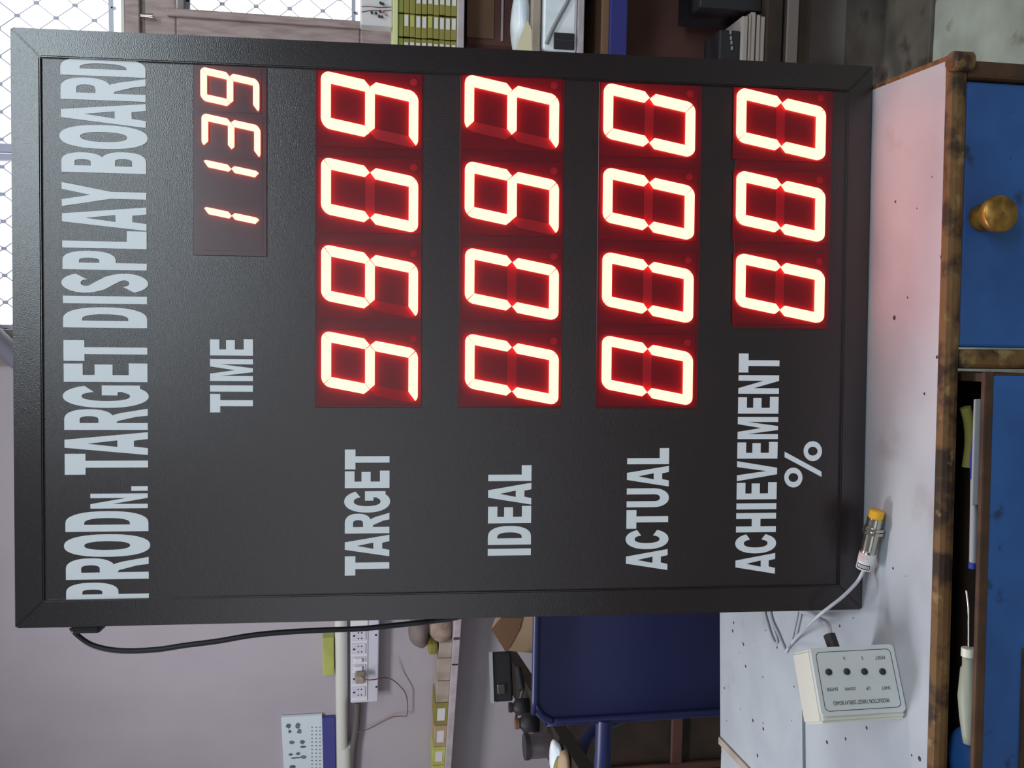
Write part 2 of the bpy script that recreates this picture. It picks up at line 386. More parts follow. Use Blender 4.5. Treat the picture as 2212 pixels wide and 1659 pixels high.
# plug and wire
q = WL.at(779, 1464, 0.05); en = WL.en
pl = thing('wired_plug', 'small pale plug with thin brown wire looping from the socket board', 'plug', q)
m = MB(WL.M); cc = WL.px(777, 1465, 0.07); m.box((cc[0] - 0.014, -0.082, cc[1] - 0.016), (cc[0] + 0.014, -0.0512, cc[1] + 0.014), 0.006); m.build('plug_body', M['beige_card'], pl)
pts = [(779, 1459, 0.083), (790, 1468, 0.09), (808, 1468, 0.085), (828, 1464, 0.06), (845, 1467, 0.04), (862, 1480, 0.03), (876, 1498, 0.025), (880, 1520, 0.02), (879, 1545, 0.02), (868, 1547, 0.02), (848, 1549, 0.02), (820, 1562, 0.02), (795, 1575, 0.025), (772, 1582, 0.03)]
m = MB(); m.tube([WL.at(a, b, c) for a, b, c in pts], 0.0017, n=6); m.build('plug_wire', M['wire'], pl)
# dark cable bundle below the socket board, along the pipe
m = MB(); m.tube([WL.at(*p) for p in ((772, 1515, 0.02), (771, 1545, 0.018), (768, 1580, 0.02), (762, 1620, 0.02), (758, 1700, 0.02))], 0.011, n=10)
m.build('cable_bundle', material('taupe_cable', lin(100, 92, 92), 0.7), label='dark grey cable bundle running under the conduit pipe from the socket board', cat='cable')
# yellow-green tag behind the pipe
m = MB(WL.M); WL.box(m, 697, 719, 1379, 1461, 0.03, 0.028, 0.003)
gt = MB(); WL.box(gt, 697, 722, 1379, 1461, 0.03, 0.028, 0.003)
gt.build('card_box', M['green'], label='yellow-green flat carton resting on the conduit pipe', cat='box')

# calendar with blue foot
s0, s1, z0, z1 = WL.rect(611, 724, 1547, 1700, 0.012)
cal = thing('wall_calendar', 'white wall calendar with blue bottom band hanging left of the conduit pipe end', 'calendar', WL.P((s0 + s1) / 2, z0))
zb = WL.px(697, 1600, 0.012)[1]
m = MB(WL.M); m.box((s0, -0.012, zb), (s1, -0.002, z1), 0.001); m.build('calendar_sheets', M['calendar'], cal)
m = MB(WL.M); m.box((s0 + 0.0, -0.014, z0), (s1 - 0.012, -0.001, zb), 0.001); m.build('blue_band', M['cal_blue'], cal)
rnd = random.Random(3)
m = MB(WL.M)
for cx, cy, rx, ry in ((623, 1568, 6, 8), (626, 1580, 4, 5), (643, 1568, 6, 9), (647, 1580, 6, 8), (630, 1604, 7, 6), (653, 1603, 6, 7), (655, 1613, 8, 4), (628, 1630, 6, 4), (644, 1628, 6, 5), (656, 1635, 7, 6), (640, 1637, 12, 3), (632, 1656, 8, 6)):
    c = WL.px(cx, cy, 0.0125); k = 2.8 / F_PX
    poly = [(c[0] + ry * k * cos(t) * rnd.uniform(0.7, 1.1), c[1] + rx * k * sin(t) * rnd.uniform(0.7, 1.1)) for t in [i * pi / 5 for i in range(10)]]
    m.prism(poly, 0.0121, 0.0128, axes=(Vector((1, 0, 0)), Vector((0, 0, 1)), Vector((0, -1, 0)), Vector((0, 0, 0))))
m.build('printed_pictures', M['print'], cal, kind='stuff')
m = MB(WL.M)
for xx in (674, 683, 691):
    for k in range(12):
        c = WL.px(xx, 1571 + k * 8, 0.0125); m.box((c[0] - 0.002, -0.0127, c[1] - 0.002), (c[0] + 0.002, -0.0121, c[1] + 0.002))
m.build('printed_dates', M['print'], cal, kind='stuff')

# long wall shelf with cartons
off = 0.11
s0, z0 = WL.px(976, 1700, off); s1 = CORNER - 0.1
zt = WL.px(982, 1345, off)[1]; zlo = WL.px(997, 1345, off)[1]
sh = thing('wall_shelf', 'narrow whitish wall shelf carrying small cartons, left of the board', 'shelf', WL.P(0, zlo))
m = MB(WL.M); m.box((s0 - 0.4, -off, zlo), (s1, 0, zt), 0.002); m.build('shelf_board', M['shelf_paint'], sh)
m = MB(WL.M); c = WL.px(986, 1379, off)[0]; m.box((c - 0.004, -off - 0.002, zlo + 0.003), (c + 0.004, -off, zt)); m.build('edge_mark', M['brown'], sh)
m = MB(WL.M); c = WL.px(986, 1435, off)[0]; m.box((c - 0.002, -off - 0.002, zlo + 0.003), (c + 0.002, -off, zt)); m.build('edge_mark', M['ink'], sh)
# cartons: (y0, y1, top x, material, label?, wording)
rows = [(1390, 1421, 948, 'beige_card', 0, 'beige carton on the wall shelf, nearest the board edge'),
        (1423, 1470, 944, 'beige_card', 0, 'long beige carton on the wall shelf, second from the board'),
        (1472, 1517, 943, 'beige_card', 0, 'long pale carton on the wall shelf, below the wire loop'),
        (1519, 1566, 938, 'green_dark', 1, 'olive carton with white label facing out, first labelled one on the wall shelf'),
        (1568, 1612, 938, 'carton', 1, 'tan carton with white label on the wall shelf, between olive and green ones'),
        (1614, 1652, 934, 'green', 1, 'yellow-green carton with white label near the far end of the wall shelf'),
        (1654, 1690, 934, 'green', 0, 'yellow-green carton at the very end of the wall shelf')]
for y0, y1, xt, mt, lb, txt in rows:
    yc = (y0 + y1) / 2; fo = off - 0.015
    a = WL.px(960, y1, fo)[0]; b = WL.px(960, y0, fo)[0]; zt2 = WL.px(xt, yc, fo)[1]
    t = thing('carton', txt, 'box', WL.P((a + b) / 2, zt), 'cartons on the wall shelf')
    m = MB(WL.M); m.box((a, -fo, zt), (b, -0.012, max(zt2, zt + 0.03)), 0.002); m.build('carton_body', M[mt], t)
    if lb:
        m = MB(WL.M); hh = max(zt2, zt + 0.03) - zt
        m.box((a + (b - a) * 0.22, -fo - 0.001, zt + hh * 0.22), (a + (b - a) * 0.78, -fo, zt + hh * 0.78)); m.build('paper_label', M['label'], t)
# crumpled bags beside the board
def lump(name, mat_, c, rx, ry, rz, label, cat, seed, parent=None):
    bm = bmesh.new(); bmesh.ops.create_icosphere(bm, subdivisions=3, radius=1)
    rg = random.Random(seed); offs = [Vector((rg.uniform(-1, 1), rg.uniform(-1, 1), rg.uniform(-1, 1))).normalized() for _ in range(14)]
    vs = []
    for v in bm.verts:
        n = v.co.normalized(); k = 1 + 0.16 * sum(max(0, n.dot(o) - 0.75) * (1 if i % 2 else -1) * 3 for i, o in enumerate(offs))
        z = max(n.z * k, -0.8)
        vs.append(Vector((n.x * k * rx, n.y * k * ry, (z + 0.8) * rz / 1.8 * 1.0)) + Vector(c))
    bm.verts.index_update(); fs = [[v.index for v in f.verts] for f in bm.faces]; bm.free()
    m = MB(); m.add(vs, fs, True); return m.build(name, mat_, parent, label, cat)
q = WL.at(979, 1362, off - 0.03); lump('paper_bag', M['bag'], (q.x, q.y + 0.03, WL.P(0, zt).z), 0.045, 0.04, 0.075, 'crumpled beige paper bag on the wall shelf against the board edge', 'bag', 5)
q = WL.at(940, 1398, off - 0.03)
t = MB(WL.M); a = WL.px(944, 1410, off - 0.01)[0]
t.box((a - 0.012, -off + 0.012, z_ if False else WL.px(947, 1405, off)[1]), (a + 0.028, -0.02, WL.px(926, 1405, off)[1]), 0.008)
t.build('green_sachet', M['green_dark'], label='small olive-green sachet on top of the shelf carton beside the board', cat='sachet')
q = WL.at(905, 1362, 0.05)
lump('cloth_pouch', M['taupe'], (q.x, q.y, q.z - 0.028), 0.055, 0.04, 0.06, 'greyish beige cloth pouch hanging on the wall above the shelf, beside the board', 'pouch', 9)

# ================================================================== SIDE BENCH, CARTON SHEET, CABINET AND CHAIR
zbench = 0.90
e1 = on_z(1091, 1404, zbench); e2 = on_z(1238, 1640, zbench); dd = (e2 - e1).normalized(); e3 = e2 + dd * 0.35
bench = thing('side_bench', 'narrow dark wooden ledge bench with bottles and tools, left of the blue chair', 'bench', (e1.x - 0.3, e1.y - 0.4, 0))
m = MB(); lw = Vector((-dd.y, dd.x, 0)); lw = lw if lw.x < 0 else -lw
poly = [(e1.x, e1.y), (e3.x, e3.y), (e3.x + lw.x * 0.09, e3.y + lw.y * 0.09), (e1.x + lw.x * 0.09, e1.y + lw.y * 0.09)]
m.prism(poly, zbench - 0.03, zbench); m.build('bench_top', M['black_brown'], bench)
for px_, py_ in [tuple((p_ + lw * k_)[:2]) for p_ in (e3 - dd * 0.05, e3 - dd * 0.05) for k_ in (0.045,)][:1] + [tuple((e2 + dd * 0.08 + lw * 0.045)[:2])]:
    m = MB(); m.box((px_ - 0.03, py_ - 0.03, 0), (px_ + 0.03, py_ + 0.03, zbench - 0.03), 0.004); m.build('leg', M['dark_wood'], bench)
def bpos(y):
    y -= 42
    q = on_z(1091 + (y - 1404) * 0.623, y, zbench); return Vector((q.x, q.y, zbench)) + lw * 0.045
def on_bench(x, y, name, w, d, h, mt, label, cat, rot=0.0, bev=0.006):
    q = bpos(y); T_ = Matrix.Translation(q) @ Matrix.Rotation(rot, 4, 'Z')
    m = MB(T_); m.box((-w / 2, -d / 2, 0), (w / 2, d / 2, h), bev); return m, T_, name, mt, label, cat
m, T_, *_ = on_bench(1114, 1466, 'black_case', 0.13, 0.05, 0.052, 'rubber', '', '', rot=0.35)
bc = thing('black_case', 'black lidded case lying at the back end of the side bench', 'case', T_)
m.build('case_body', M['rubber'], bc)
m = MB(T_); m.box((-0.070, -0.030, 0.052), (0.066, 0.028, 0.056), 0.002); m.build('case_lid', M['grey'], bc, label='grey lid edge')
m = MB(T_); m.box((-0.045, -0.031, 0.022), (-0.02, -0.025, 0.044), 0.003); m.build('clasp', M['chrome'], bc)
# squat black bottle and clear jar
def bottle(x, y, r, h, mt, capm, label, cat, name):
    q = bpos(y); t = thing(name, label, cat, q)
    m = MB(); m.lathe([(0, 0.0005), (0, r), (h * 0.62, r), (h * 0.75, r * 0.55), (h * 0.86, r * 0.5)], q, (0, 0, 1)); m.build('bottle_body', M[mt], t)
    m = MB(); m.cyl(q + Vector((0, 0, h * 0.84)), q + Vector((0, 0, h)), r * 0.6, n=16); m.build('bottle_cap', M[capm], t)
bottle(1152, 1528, 0.02, 0.05, 'rubber', 'ink', 'squat black bottle standing on the side bench in front of the case', 'bottle', 'ink_bottle')
bottle(1162, 1560, 0.022, 0.055, 'rubber', 'carton_dark', 'black bottle with a brown cap on the middle of the side bench', 'bottle', 'oil_bottle')
q = bpos(1500); m = MB(); m.cyl(q + Vector((0.03, -0.05, 0.004)), q + Vector((-0.02, -0.1, 0.03)), 0.0035, n=8)
sd = thing('screwdriver', 'thin bright screwdriver leaning on things on the side bench', 'screwdriver', q); m.build('shaft', M['chrome'], sd)
m = MB(); m.cyl(q + Vector((0.03, -0.05, 0.006)), q + Vector((0.07, -0.01, 0.01)), 0.009, n=10); m.build('handle', M['rubber'], sd)
q = bpos(1606); jr = thing('clear_jar', 'smoky clear jar with dark lid standing on the side bench nearest the bottom edge', 'jar', q)
m = MB(); m.cyl(q, q + Vector((0, 0, 0.05)), 0.026, n=24); m.build('jar_body', M['jar'], jr)
m = MB(); m.cyl(q + Vector((0, 0, 0.05)), q + Vector((0, 0, 0.06)), 0.028, n=24); m.build('jar_lid', M['ink'], jr)
q = bpos(1642); lump('plastic_bag', M['poly'], (q.x, q.y, zbench), 0.045, 0.035, 0.025, 'crumpled clear plastic bag on the side bench in front of the jar', 'bag', 13)
q = bpos(1662) + Vector((0.045, 0, 0))
for k, (dx, dy, mt, nm) in enumerate(((0.0, 0.03, 'green_dark', 'olive'), (0.03, -0.01, 'carton', 'tan'), (-0.035, 0.0, 'green_ink', 'green'))):
    lump('rag', M[mt], (q.x + dx - 0.05, q.y + dy, zbench), 0.03, 0.02, 0.022, 'small %s rag on the side bench at the frame edge' % nm, 'rag', 20 + k)

# carton sheet leaning behind the bench end
fc = Frame(WL.P(0, 0, 0.28), LW_ANG)
sc = thing('cardboard_sheet', 'beige cardboard sheet with green scribbles and a brown flap, standing behind the blue chair', 'cardboard', fc.P(0.5, 0))
c = [fc.px(*p) for p in ((1071, 1372), (1062, 1362), (1083, 1335), (1290, 1335), (1290, 1500), (1230, 1500), (1092, 1405))]
c[3] = (c[2][0] + 0.02, 0.0); c[4] = (c[5][0], 0.0)
c[2] = (c[2][0] + 0.05, c[2][1]); c[3] = (c[2][0], 0)
AX = lambda f: (f.es, f.ez, f.en, f.o.copy())
m = MB(); m.prism([c[0], c[1], c[2], c[3], c[4], c[6]], -0.006, 0.0, axes=AX(fc)); m.build('sheet', M['carton'], sc)
f = [fc.px(*p, 0.004) for p in ((1069, 1371), (1061, 1361), (1083, 1335), (1128, 1335), (1122, 1360), (1100, 1400), (1092, 1408))]
m = MB(); m.prism(f, 0.0005, 0.004, axes=AX(fc)); m.build('brown_flap', M['carton_dark'], sc)
m = MB(); m.tube([fc.at(*p, 0.001) for p in ((1123, 1460), (1132, 1452), (1140, 1447))], 0.0012, n=5); m.tube([fc.at(*p, 0.001) for p in ((1138, 1478), (1145, 1466), (1152, 1462))], 0.0012, n=5); m.build('green_scribble', M['green_ink'], sc)

# low dark cabinet behind the chair
fb = Frame((0, 2.12, 0), 0.0)
s0 = fb.px(1300, 1720)[0]; s1 = fb.px(1300, 1300)[0]; z1 = fb.px(1224, 1630)[1]; s1 = min(s1, -0.33)
cb = thing('low_cabinet', 'dark brown low wooden cabinet behind the blue chair', 'cabinet', (0.5 * (s0 + s1), 2.17, 0))
m = MB(fb.M); m.box((s0, 0, 0), (s1, 0.04, z1), 0.003); m.box((s0, 0.0, 0), (s0 + 0.02, 0.2, z1)); m.box((s1 - 0.02, 0, 0), (s1, 0.2, z1)); m.build('cabinet_body', M['dark_wood'], cb)
a, b, c_, d_ = fb.rect(1236, 1262, 1585, 1700); m = MB(fb.M); m.box((a, -0.012, 0.02), (a + 0.05, 0, z1 - 0.01), 0.003); m.build('door_stile', M['brown'], cb)
m = MB(fb.M); m.box((s0, -0.01, z1 - 0.3), (s1, 0, z1 - 0.27), 0.003); m.build('door_rail', M['brown'], cb)

# blue moulded chair
fr = Frame((0, 1.56, 0), 0.0)
zt_, = (fr.px(1156, 1430)[1],); sl = fr.px(1300, 1551)[0]; sr = sl + 0.46
ch = thing('plastic_chair', 'navy blue moulded plastic armchair with rounded back, standing behind the desk', 'chair', ((sl + sr) / 2, 1.5, 0))
def rrect(x0, x1, z0, z1, r, n=6, low=True):
    P = []
    for cx, cz, a0 in ((x1 - r, z1 - r, 0), (x0 + r, z1 - r, pi / 2), (x0 + r, z0 + r, pi), (x1 - r, z0 + r, 3 * pi / 2)):
        P += [(cx + r * cos(a0 + i * pi / 2 / n), cz + r * sin(a0 + i * pi / 2 / n)) for i in range(n + 1)]
    return P
axf = (Vector((1, 0, 0)), Vector((0, 0, 1)), Vector((0, -1, 0)), Vector((0, 0, 0)))
zs = 0.44
m = MB(fr.M)
nseg = 14; R = 1.1
out = rrect(sl, sr, zt_ - 0.40, zt_, 0.045, 8)
def bend(pt): t = (pt[0] - (sl + sr) / 2); return t * t / (2 * R) * 2.0
vs = []; 
for off_ in (0.0, 0.012):
    for pt in out: vs.append((pt[0], off_ + 0.0, pt[1]))
n_ = len(out)
m.prism(out, -0.014, 0.0, axes=axf, smooth=False); m.build('backrest', M['chair'], ch)
m = MB(fr.M)
rim = [(x_, -0.006, z_) for x_, z_ in out]; m.tube(rim + rim[:1], 0.007, n=8, sub=2); m.build('backrest_rim', M['chair'], ch)
m = MB(fr.M); m.box((sl + 0.01, 0.0, zs - 0.02), (sr - 0.01, 0.38, zs + 0.02), 0.018); m.build('seat', M['chair'], ch)
za = fr.px(1303, 1600)[1]
for sgn, sx_ in ((-1, sl), (1, sr)):
    m = MB(fr.M)
    m.tube([(sx_ + sgn * 0.0, -0.004, za), (sx_ + sgn * 0.08, 0.0, za), (sx_ + sgn * 0.15, 0.02, za), (sx_ + sgn * 0.18, 0.10, za), (sx_ + sgn * 0.18, 0.24, za - 0.02), (sx_ + sgn * 0.15, 0.31, za - 0.12), (sx_ + sgn * 0.08, 0.33, zs + 0.02), (sx_ - sgn * 0.02, 0.33, zs)], 0.0155, n=12)
    m.build('armrest', M['chair'], ch)
for sx_, yy in ((sl + 0.03, 0.02), (sr - 0.03, 0.02), (sl + 0.04, 0.35), (sr - 0.04, 0.35)):
    m = MB(fr.M); m.cyl((sx_, yy, zs), (sx_ + (0.03 if sx_ > (sl + sr) / 2 else -0.03), yy * 1.05, 0), 0.022, 0.016, n=12); m.build('leg', M['chair'], ch)
for sx_ in (sl + 0.04, sr - 0.04):
    m = MB(fr.M); m.box((sx_ - 0.02, -0.012, zs), (sx_ + 0.02, 0.004, zt_ - 0.38), 0.005); m.build('back_upright', M['chair'], ch)

# ================================================================== RIGHT: RACK UNDER THE WINDOW
RO = 0.30                                       # how far the rack front stands off the wall
fk = Frame((0, YB - RO, 0), 0.0)
kx0 = fk.px(1300, 150)[0]; kx1 = kx0 + 0.75
def kz(x): return fk.px(x, 60)[1]
rk = thing('shelving_rack', 'open shelving rack under the window, to the right of the board', 'shelf', ((kx0 + kx1) / 2, YB - 0.15, 0))
shelves = [('shelf_paint', 988, 1003), ('beige_card', 1150, 1168), ('shelf_paint', 1248, 1262), ('rack_blue', 1318, 1355), ('dark_wood', 1657, 1690)]
SZ = []
for mt, xa, xb in shelves:
    m = MB(fk.M); m.box((kx0, 0, kz(xb)), (kx1, RO - 0.05, kz(xa)), 0.002); m.build('shelf_board', M[mt], rk); SZ.append(kz(xa))
for sx_ in (kx0 - 0.03, kx1):
    for yy in (0.0, RO - 0.08):
        m = MB(fk.M); m.box((sx_, yy, 0), (sx_ + 0.03, yy + 0.03, SZ[0]), 0.002); m.build('post', M['dark_wood'], rk)
m = MB(fk.M); m.box((kx0, RO - 0.06, kz(1750)), (kx1, RO - 0.052, SZ[0] - 0.02)); m.build('back_panel', M['brown'], rk)
m = MB(fk.M); m.box((kx0, 0.0, kz(1725)), (kx1, 0.03, kz(1701)), 0.002); m.build('bottom_rail', M['taupe'], rk)
m = MB(fk.M); m.box((kx0, 0.01, kz(1755)), (kx1, 0.04, kz(1725)), 0.002); m.build('plinth', M['dark_wood'], rk)

# stacks of yellow-green component cartons on the top shelf
stackw = {}
proto = None
zbase = SZ[0]; rowh = fk.px(865, 50)[1] - fk.px(878, 50)[1]
cols = [(97, 80.5), (79.5, 28.5), (27.5, -24)]
colname = ['partly hidden stack touching the board', 'middle stack', 'stack at the picture edge']
labs = {0: [1] * 9, 1: [1, 1, 1, 1, 2, 1, 1, 2, 1], 2: [1, 1, 1, 1, 1, 1, 1, 0, 0]}
for ci, (ya, yb) in enumerate(cols):
    a = fk.px(920, ya)[0]; b = fk.px(920, yb)[0]; 
    if ci == 0: a = b - 0.056
    for r_ in range(9):
        z0_ = zbase + r_ * rowh; jj = random.uniform(-0.001, 0.001)
        T_ = Matrix.Translation(fk.P((a + b) / 2 + jj, z0_, -0.012))
        kindm = labs[ci][r_]
        lt = {1: 'olive component carton with white end label in the stack on the rack', 2: 'olive component carton with yellow end label in the middle stack on the rack', 0: 'plain unlabelled olive component carton in the stack at the picture edge'}[kindm]
        orn = ['top', 'second', 'third', 'fourth', 'fifth', 'sixth', 'seventh', 'eighth', 'bottom'][8 - r_]
        lt = '%s olive carton counted from the top, %s end label, %s' % (orn, {0: 'no', 1: 'white', 2: 'yellow'}[kindm], colname[ci])
        t = thing('component_carton', lt, 'box', T_, 'component cartons on the rack')
        key = (ci, 'b')
        m = MB(T_); wd = (b - a) / 2 - 0.0008
        m.box((-wd, 0.0, 0.0003), (wd, 0.12, rowh - 0.0006), 0.0012)
        if key not in stackw:
            o = m.build('carton_body', M['green_dark'], t); stackw[key] = o.data
        else:
            o = bpy.data.objects.new('carton_body', stackw[key]); COL.objects.link(o); o.parent = t
        if kindm:
            m = MB(T_); m.box((-wd + 0.022, -0.0008, rowh * 0.2), (-wd + 0.046, 0.0, rowh * 0.85)); m.build('end_label', M['label'] if kindm == 1 else M['green'], t)
    T_ = Matrix.Translation(fk.P((a + b) / 2, zbase + 9 * rowh, -0.012))
    t = MB(T_); wd = (b - a) / 2 - 0.001
    t.box((-wd, 0, 0.0003), (wd, 0.12, 0.0125), 0.002); t.build('flat_carton', M['green'], label='bright yellow-green flat carton topping the ' + colname[ci], cat='box', group='flat cartons topping the stacks')
a = fk.px(850, 97)[0]; b = fk.px(850, -20)[0]; zz = zbase + 9 * rowh + 0.0126
m = MB(fk.M); m.box((a, 0.004, zz), (b, 0.13, zz + rowh * 0.85), 0.001); m.build('carton_tray', M['green_pale'], label='pale green lid tray lying across the top of the carton stacks', cat='tray')
# white paper bundle above, on the tray
zz2 = zz + rowh * 0.85
a = fk.px(800, 52)[0]; zt2 = kz(778)
pw = thing('component_sheet', 'white folded card with small dark and red parts, standing on the carton stacks', 'card', fk.P(a + 0.08, zz2))
m = MB(fk.M); m.box((a, 0.01, zz2), (a + 0.25, 0.05, zt2), 0.004); m.build('card_body', M['label'], pw)
for k, (xx, yy, mt) in enumerate(((822, 4, 'ink'), (827, 6, 'ink'), (812, 26, 'ink'), (821, 22, 'ink'), (826, 22, 'red_ink'), (803, 25, 'ink'), (819, 33, 'ink'), (825, 34, 'ink'), (833, 29, 'red_ink'))):
    q = fk.px(xx, yy); m = MB(fk.M); m.cyl((q[0], 0.0095, q[1]), (q[0], 0.004, q[1]), 0.0026, n=8); m.build('small_part', M[mt], pw)
m = MB(fk.M)
for pts in (((781, 11), (800, 11), (820, 13), (846, 12)), ((781, 23), (800, 20), (825, 20), (846, 19))):
    m.tube([(fk.px(*p)[0], 0.009, fk.px(*p)[1]) for p in pts], 0.0009, n=5)
m.build('lead_wires', M['wire'], pw)

# second shelf: brown box behind, white bags, cream sheet, black block
z1s = SZ[1]; z2s = SZ[2]
fz = Frame((0, YB - RO + 0.10, 0), 0.0)
t = thing('wooden_box', 'dark brown wooden box with raised frame at the back of the rack', 'box', fz.P(fz.px(1050, 40)[0] + 0.05, z1s))
a = fz.px(1050, 96)[0]
m = MB(fz.M); m.box((a, 0, z1s), (a + 0.42, 0.13, fz.px(1006, 50)[1] - 0.004), 0.002); m.build('box_body', M['brown'], t)
a0, a1, c0, c1 = fz.rect(1009, 1068, -40, 82, 0.004); m = MB(fz.M); m.box((a0, -0.004, c0), (a1, 0, c1), 0.001); m.build('inset_panel', M['carton_dark'], t)
a0, a1, c0, c1 = fz.rect(1083, 1088, -40, 88, 0.006); m = MB(fz.M); m.box((a0, -0.006, c0), (a1, 0, c1), 0.001); m.build('pale_strip', M['shelf_paint'], t)
def kbox(x0, x1, y0, y1, off, dep, mt, name, label, cat, zbot=None, bev=0.003, grp=None):
    m = MB(); fk.box(m, x0, x1, y0, y1, off, dep, bev, z0=zbot); return m.build(name, M[mt], label=label, cat=cat, group=grp)
a, b = fk.px(1140, 106)[0], fk.px(1140, 40)[0]
lump('white_bag', M['poly'], (fk.px(1140, 35)[0], YB - RO + 0.055, z1s), 0.085, 0.035, kz(1112) - z1s, 'crumpled bluish white plastic bag on the thin second rack shelf', 'bag', 31)
m = MB(fk.M); q = [fk.px(1112, 112), fk.px(1149, 112), fk.px(1149, 64), fk.px(1140, 44), fk.px(1126, 74)]
m.prism([(p[0], max(p[1], z1s)) for p in q], -0.004, -0.002, axes=axf); m.build('cream_sheet', M['cream'], label='cream paper sheet standing in front of the white bag on the rack', cat='paper')
a0 = fk.px(1210, 111)[0]
bx = thing('polythene_pack', 'white polythene wrapped pack with black label on the second rack shelf', 'package', fk.P(a0 + 0.1, z2s))
m = MB(fk.M); m.box((a0, 0.002, z2s), (a0 + 0.25, 0.12, kz(1171)), 0.008); m.build('pack_body', M['poly'], bx)
a, b, c, d = fk.rect(1196, 1240, 72, 107); m = MB(fk.M); m.box((a, -0.004, max(c, z2s + 0.001)), (b, 0.002, d), 0.001); o = m.build('black_label', M['rubber'], bx)
a, b, c, d = fk.rect(1196, 1240, 87, 89); m = MB(fk.M); m.box((a + 0.001, -0.005, c + 0.004), (b - 0.001, -0.004, d - 0.004)); m.build('white_line', M['grey'], o)
m = MB(fk.M); m.tube([(fk.px(x_, y_)[0], 0.0, fk.px(x_, y_)[1]) for x_, y_ in ((1180, 95), (1192, 66), (1208, 35), (1222, 10), (1232, -12))], 0.0045, n=6); m.build('tape_strip', M['grey'], bx)
# third shelf: flat brown folder on the blue shelf
kbox(1301, 1317, -30, 120, -0.01, 0.16, 'carton_dark', 'flat_folder', 'flat brown folder lying on the blue rack shelf', 'folder', zbot=SZ[3], bev=0.001)
# bottom shelf: books and sheets
b0 = SZ[4]
stack = [(1645, 1655, 30, 'paper', 'pale book lying lowest in the stack on the bottom rack shelf'), (1634, 1644.5, 26, 'brown', 'brown covered book lying second in the stack on the bottom rack shelf'),
         (1623, 1633.5, 22, 'paper', 'thick pale book lying third in the stack on the bottom rack shelf'), (1617, 1622.6, 26, 'carton_dark', 'thin dark folder between two pale books on the bottom rack shelf'),
         (1604, 1616.6, 32, 'paper', 'pale book lying on top of the stack on the bottom rack shelf')]
zcur = b0
for x0, x1, y0, mt, lb in stack:
    hh = kz(x0) - kz(x1); a = fk.px(1630, 135)[0]; b = fk.px(1630, y0)[0]
    t = thing('book', lb, 'book', fk.P((a + b) / 2, zcur, -0.02), 'books on the bottom rack shelf')
    m = MB(fk.M); m.box((a, 0.012, zcur), (b, 0.18, zcur + hh * 0.97), 0.0015); m.build('book_cover', M[mt], t)
    m = MB(fk.M); m.box((a + 0.002, 0.009, zcur + hh * 0.2), (b - 0.003, 0.0119, zcur + hh * 0.8)); m.build('page_block', M['paper'], t)
    zcur += hh
a = fk.px(1575, 132)[0]; b = fk.px(1575, 58)[0]
gd = thing('dark_gadget', 'dark gadget with small bluish lights standing on the book stack', 'device', fk.P((a + b) / 2, zcur, -0.02))
m = MB(fk.M); m.box((a, 0.02, zcur), (b, 0.12, kz(1562)), 0.004); m.build('gadget_body', M['rubber'], gd)
for k, yy in enumerate((70, 82, 92, 104)):
    q = fk.px(1578 + k, yy, -0.019); m = MB(fk.M); m.box((q[0] - 0.004, 0.018, q[1] - 0.002), (q[0] + 0.004, 0.02, q[1] + 0.002)); m.build('blue_mark', M['grey'], gd)
m = MB(fk.M); m.box((fk.px(1530, 28)[0], 0.03, SZ[3] - 0.0 - (kz(1355) - kz(1355)) - 0.18 if False else kz(1622)), (fk.px(1530, -30)[0], 0.2, kz(1512)), 0.003)
# black box at the picture edge
hk = MB(); fk.box(hk, 1512, 1655, -60, 21, -0.03, 0.15, 0.004, z0=b0); hk.build('black_box', M['rubber'], label='black box standing on the bottom rack shelf beside the books', cat='box')

# ================================================================== THE DESK
A_ = on_z(2044, 132, DESK_Z); Bk = on_z(1888, 193, DESK_Z); Lf = on_z(2002, 1659, DESK_Z)
Bb1 = on_z(1555, 1323, DESK_Z); Bb2 = on_z(1548, 1659, DESK_Z)
def inter(p, q, r, s):
    a = np.array([[q.x - p.x, -(s.x - r.x)], [q.y - p.y, -(s.y - r.y)]]); t = np.linalg.solve(a, np.array([r.x - p.x, r.y - p.y]))[0]
    return p + (q - p) * t
BR = inter(A_, Bk, Bb1, Bb2)
FA = atan2(A_.y - Lf.y, A_.x - Lf.x)
ff = Frame((A_.x, A_.y, 0), FA)                 # plane of the desk front, s = 0 at its right corner
LX = -1.75
FL = ff.P(LX, DESK_Z); FL.z = DESK_Z
BL_ = Bb2 + (Bb2 - Bb1).normalized() * 0.8
seam_x = 1739.5
dk = thing('work_desk', 'steel framed work desk with speckled whitish top and blue drawers, holding the display board', 'desk', ff.P(-0.8, 0, -0.25))
# top panels: front one, and the one behind the seam at the left
S1, S2 = on_z(seam_x, 1560, DESK_Z), on_z(seam_x + 1, 1659, DESK_Z)
sL = S2 + (S2 - S1).normalized() * 1.0; sR = inter(A_, Bk, S1, S2)
gap = 0.0016
def top(poly, z1=DESK_Z): m = MB(); m.prism([(p.x, p.y) for p in poly], z1 - 0.012, z1); return m
S0 = S1 + (sR - S1).normalized() * 0.012
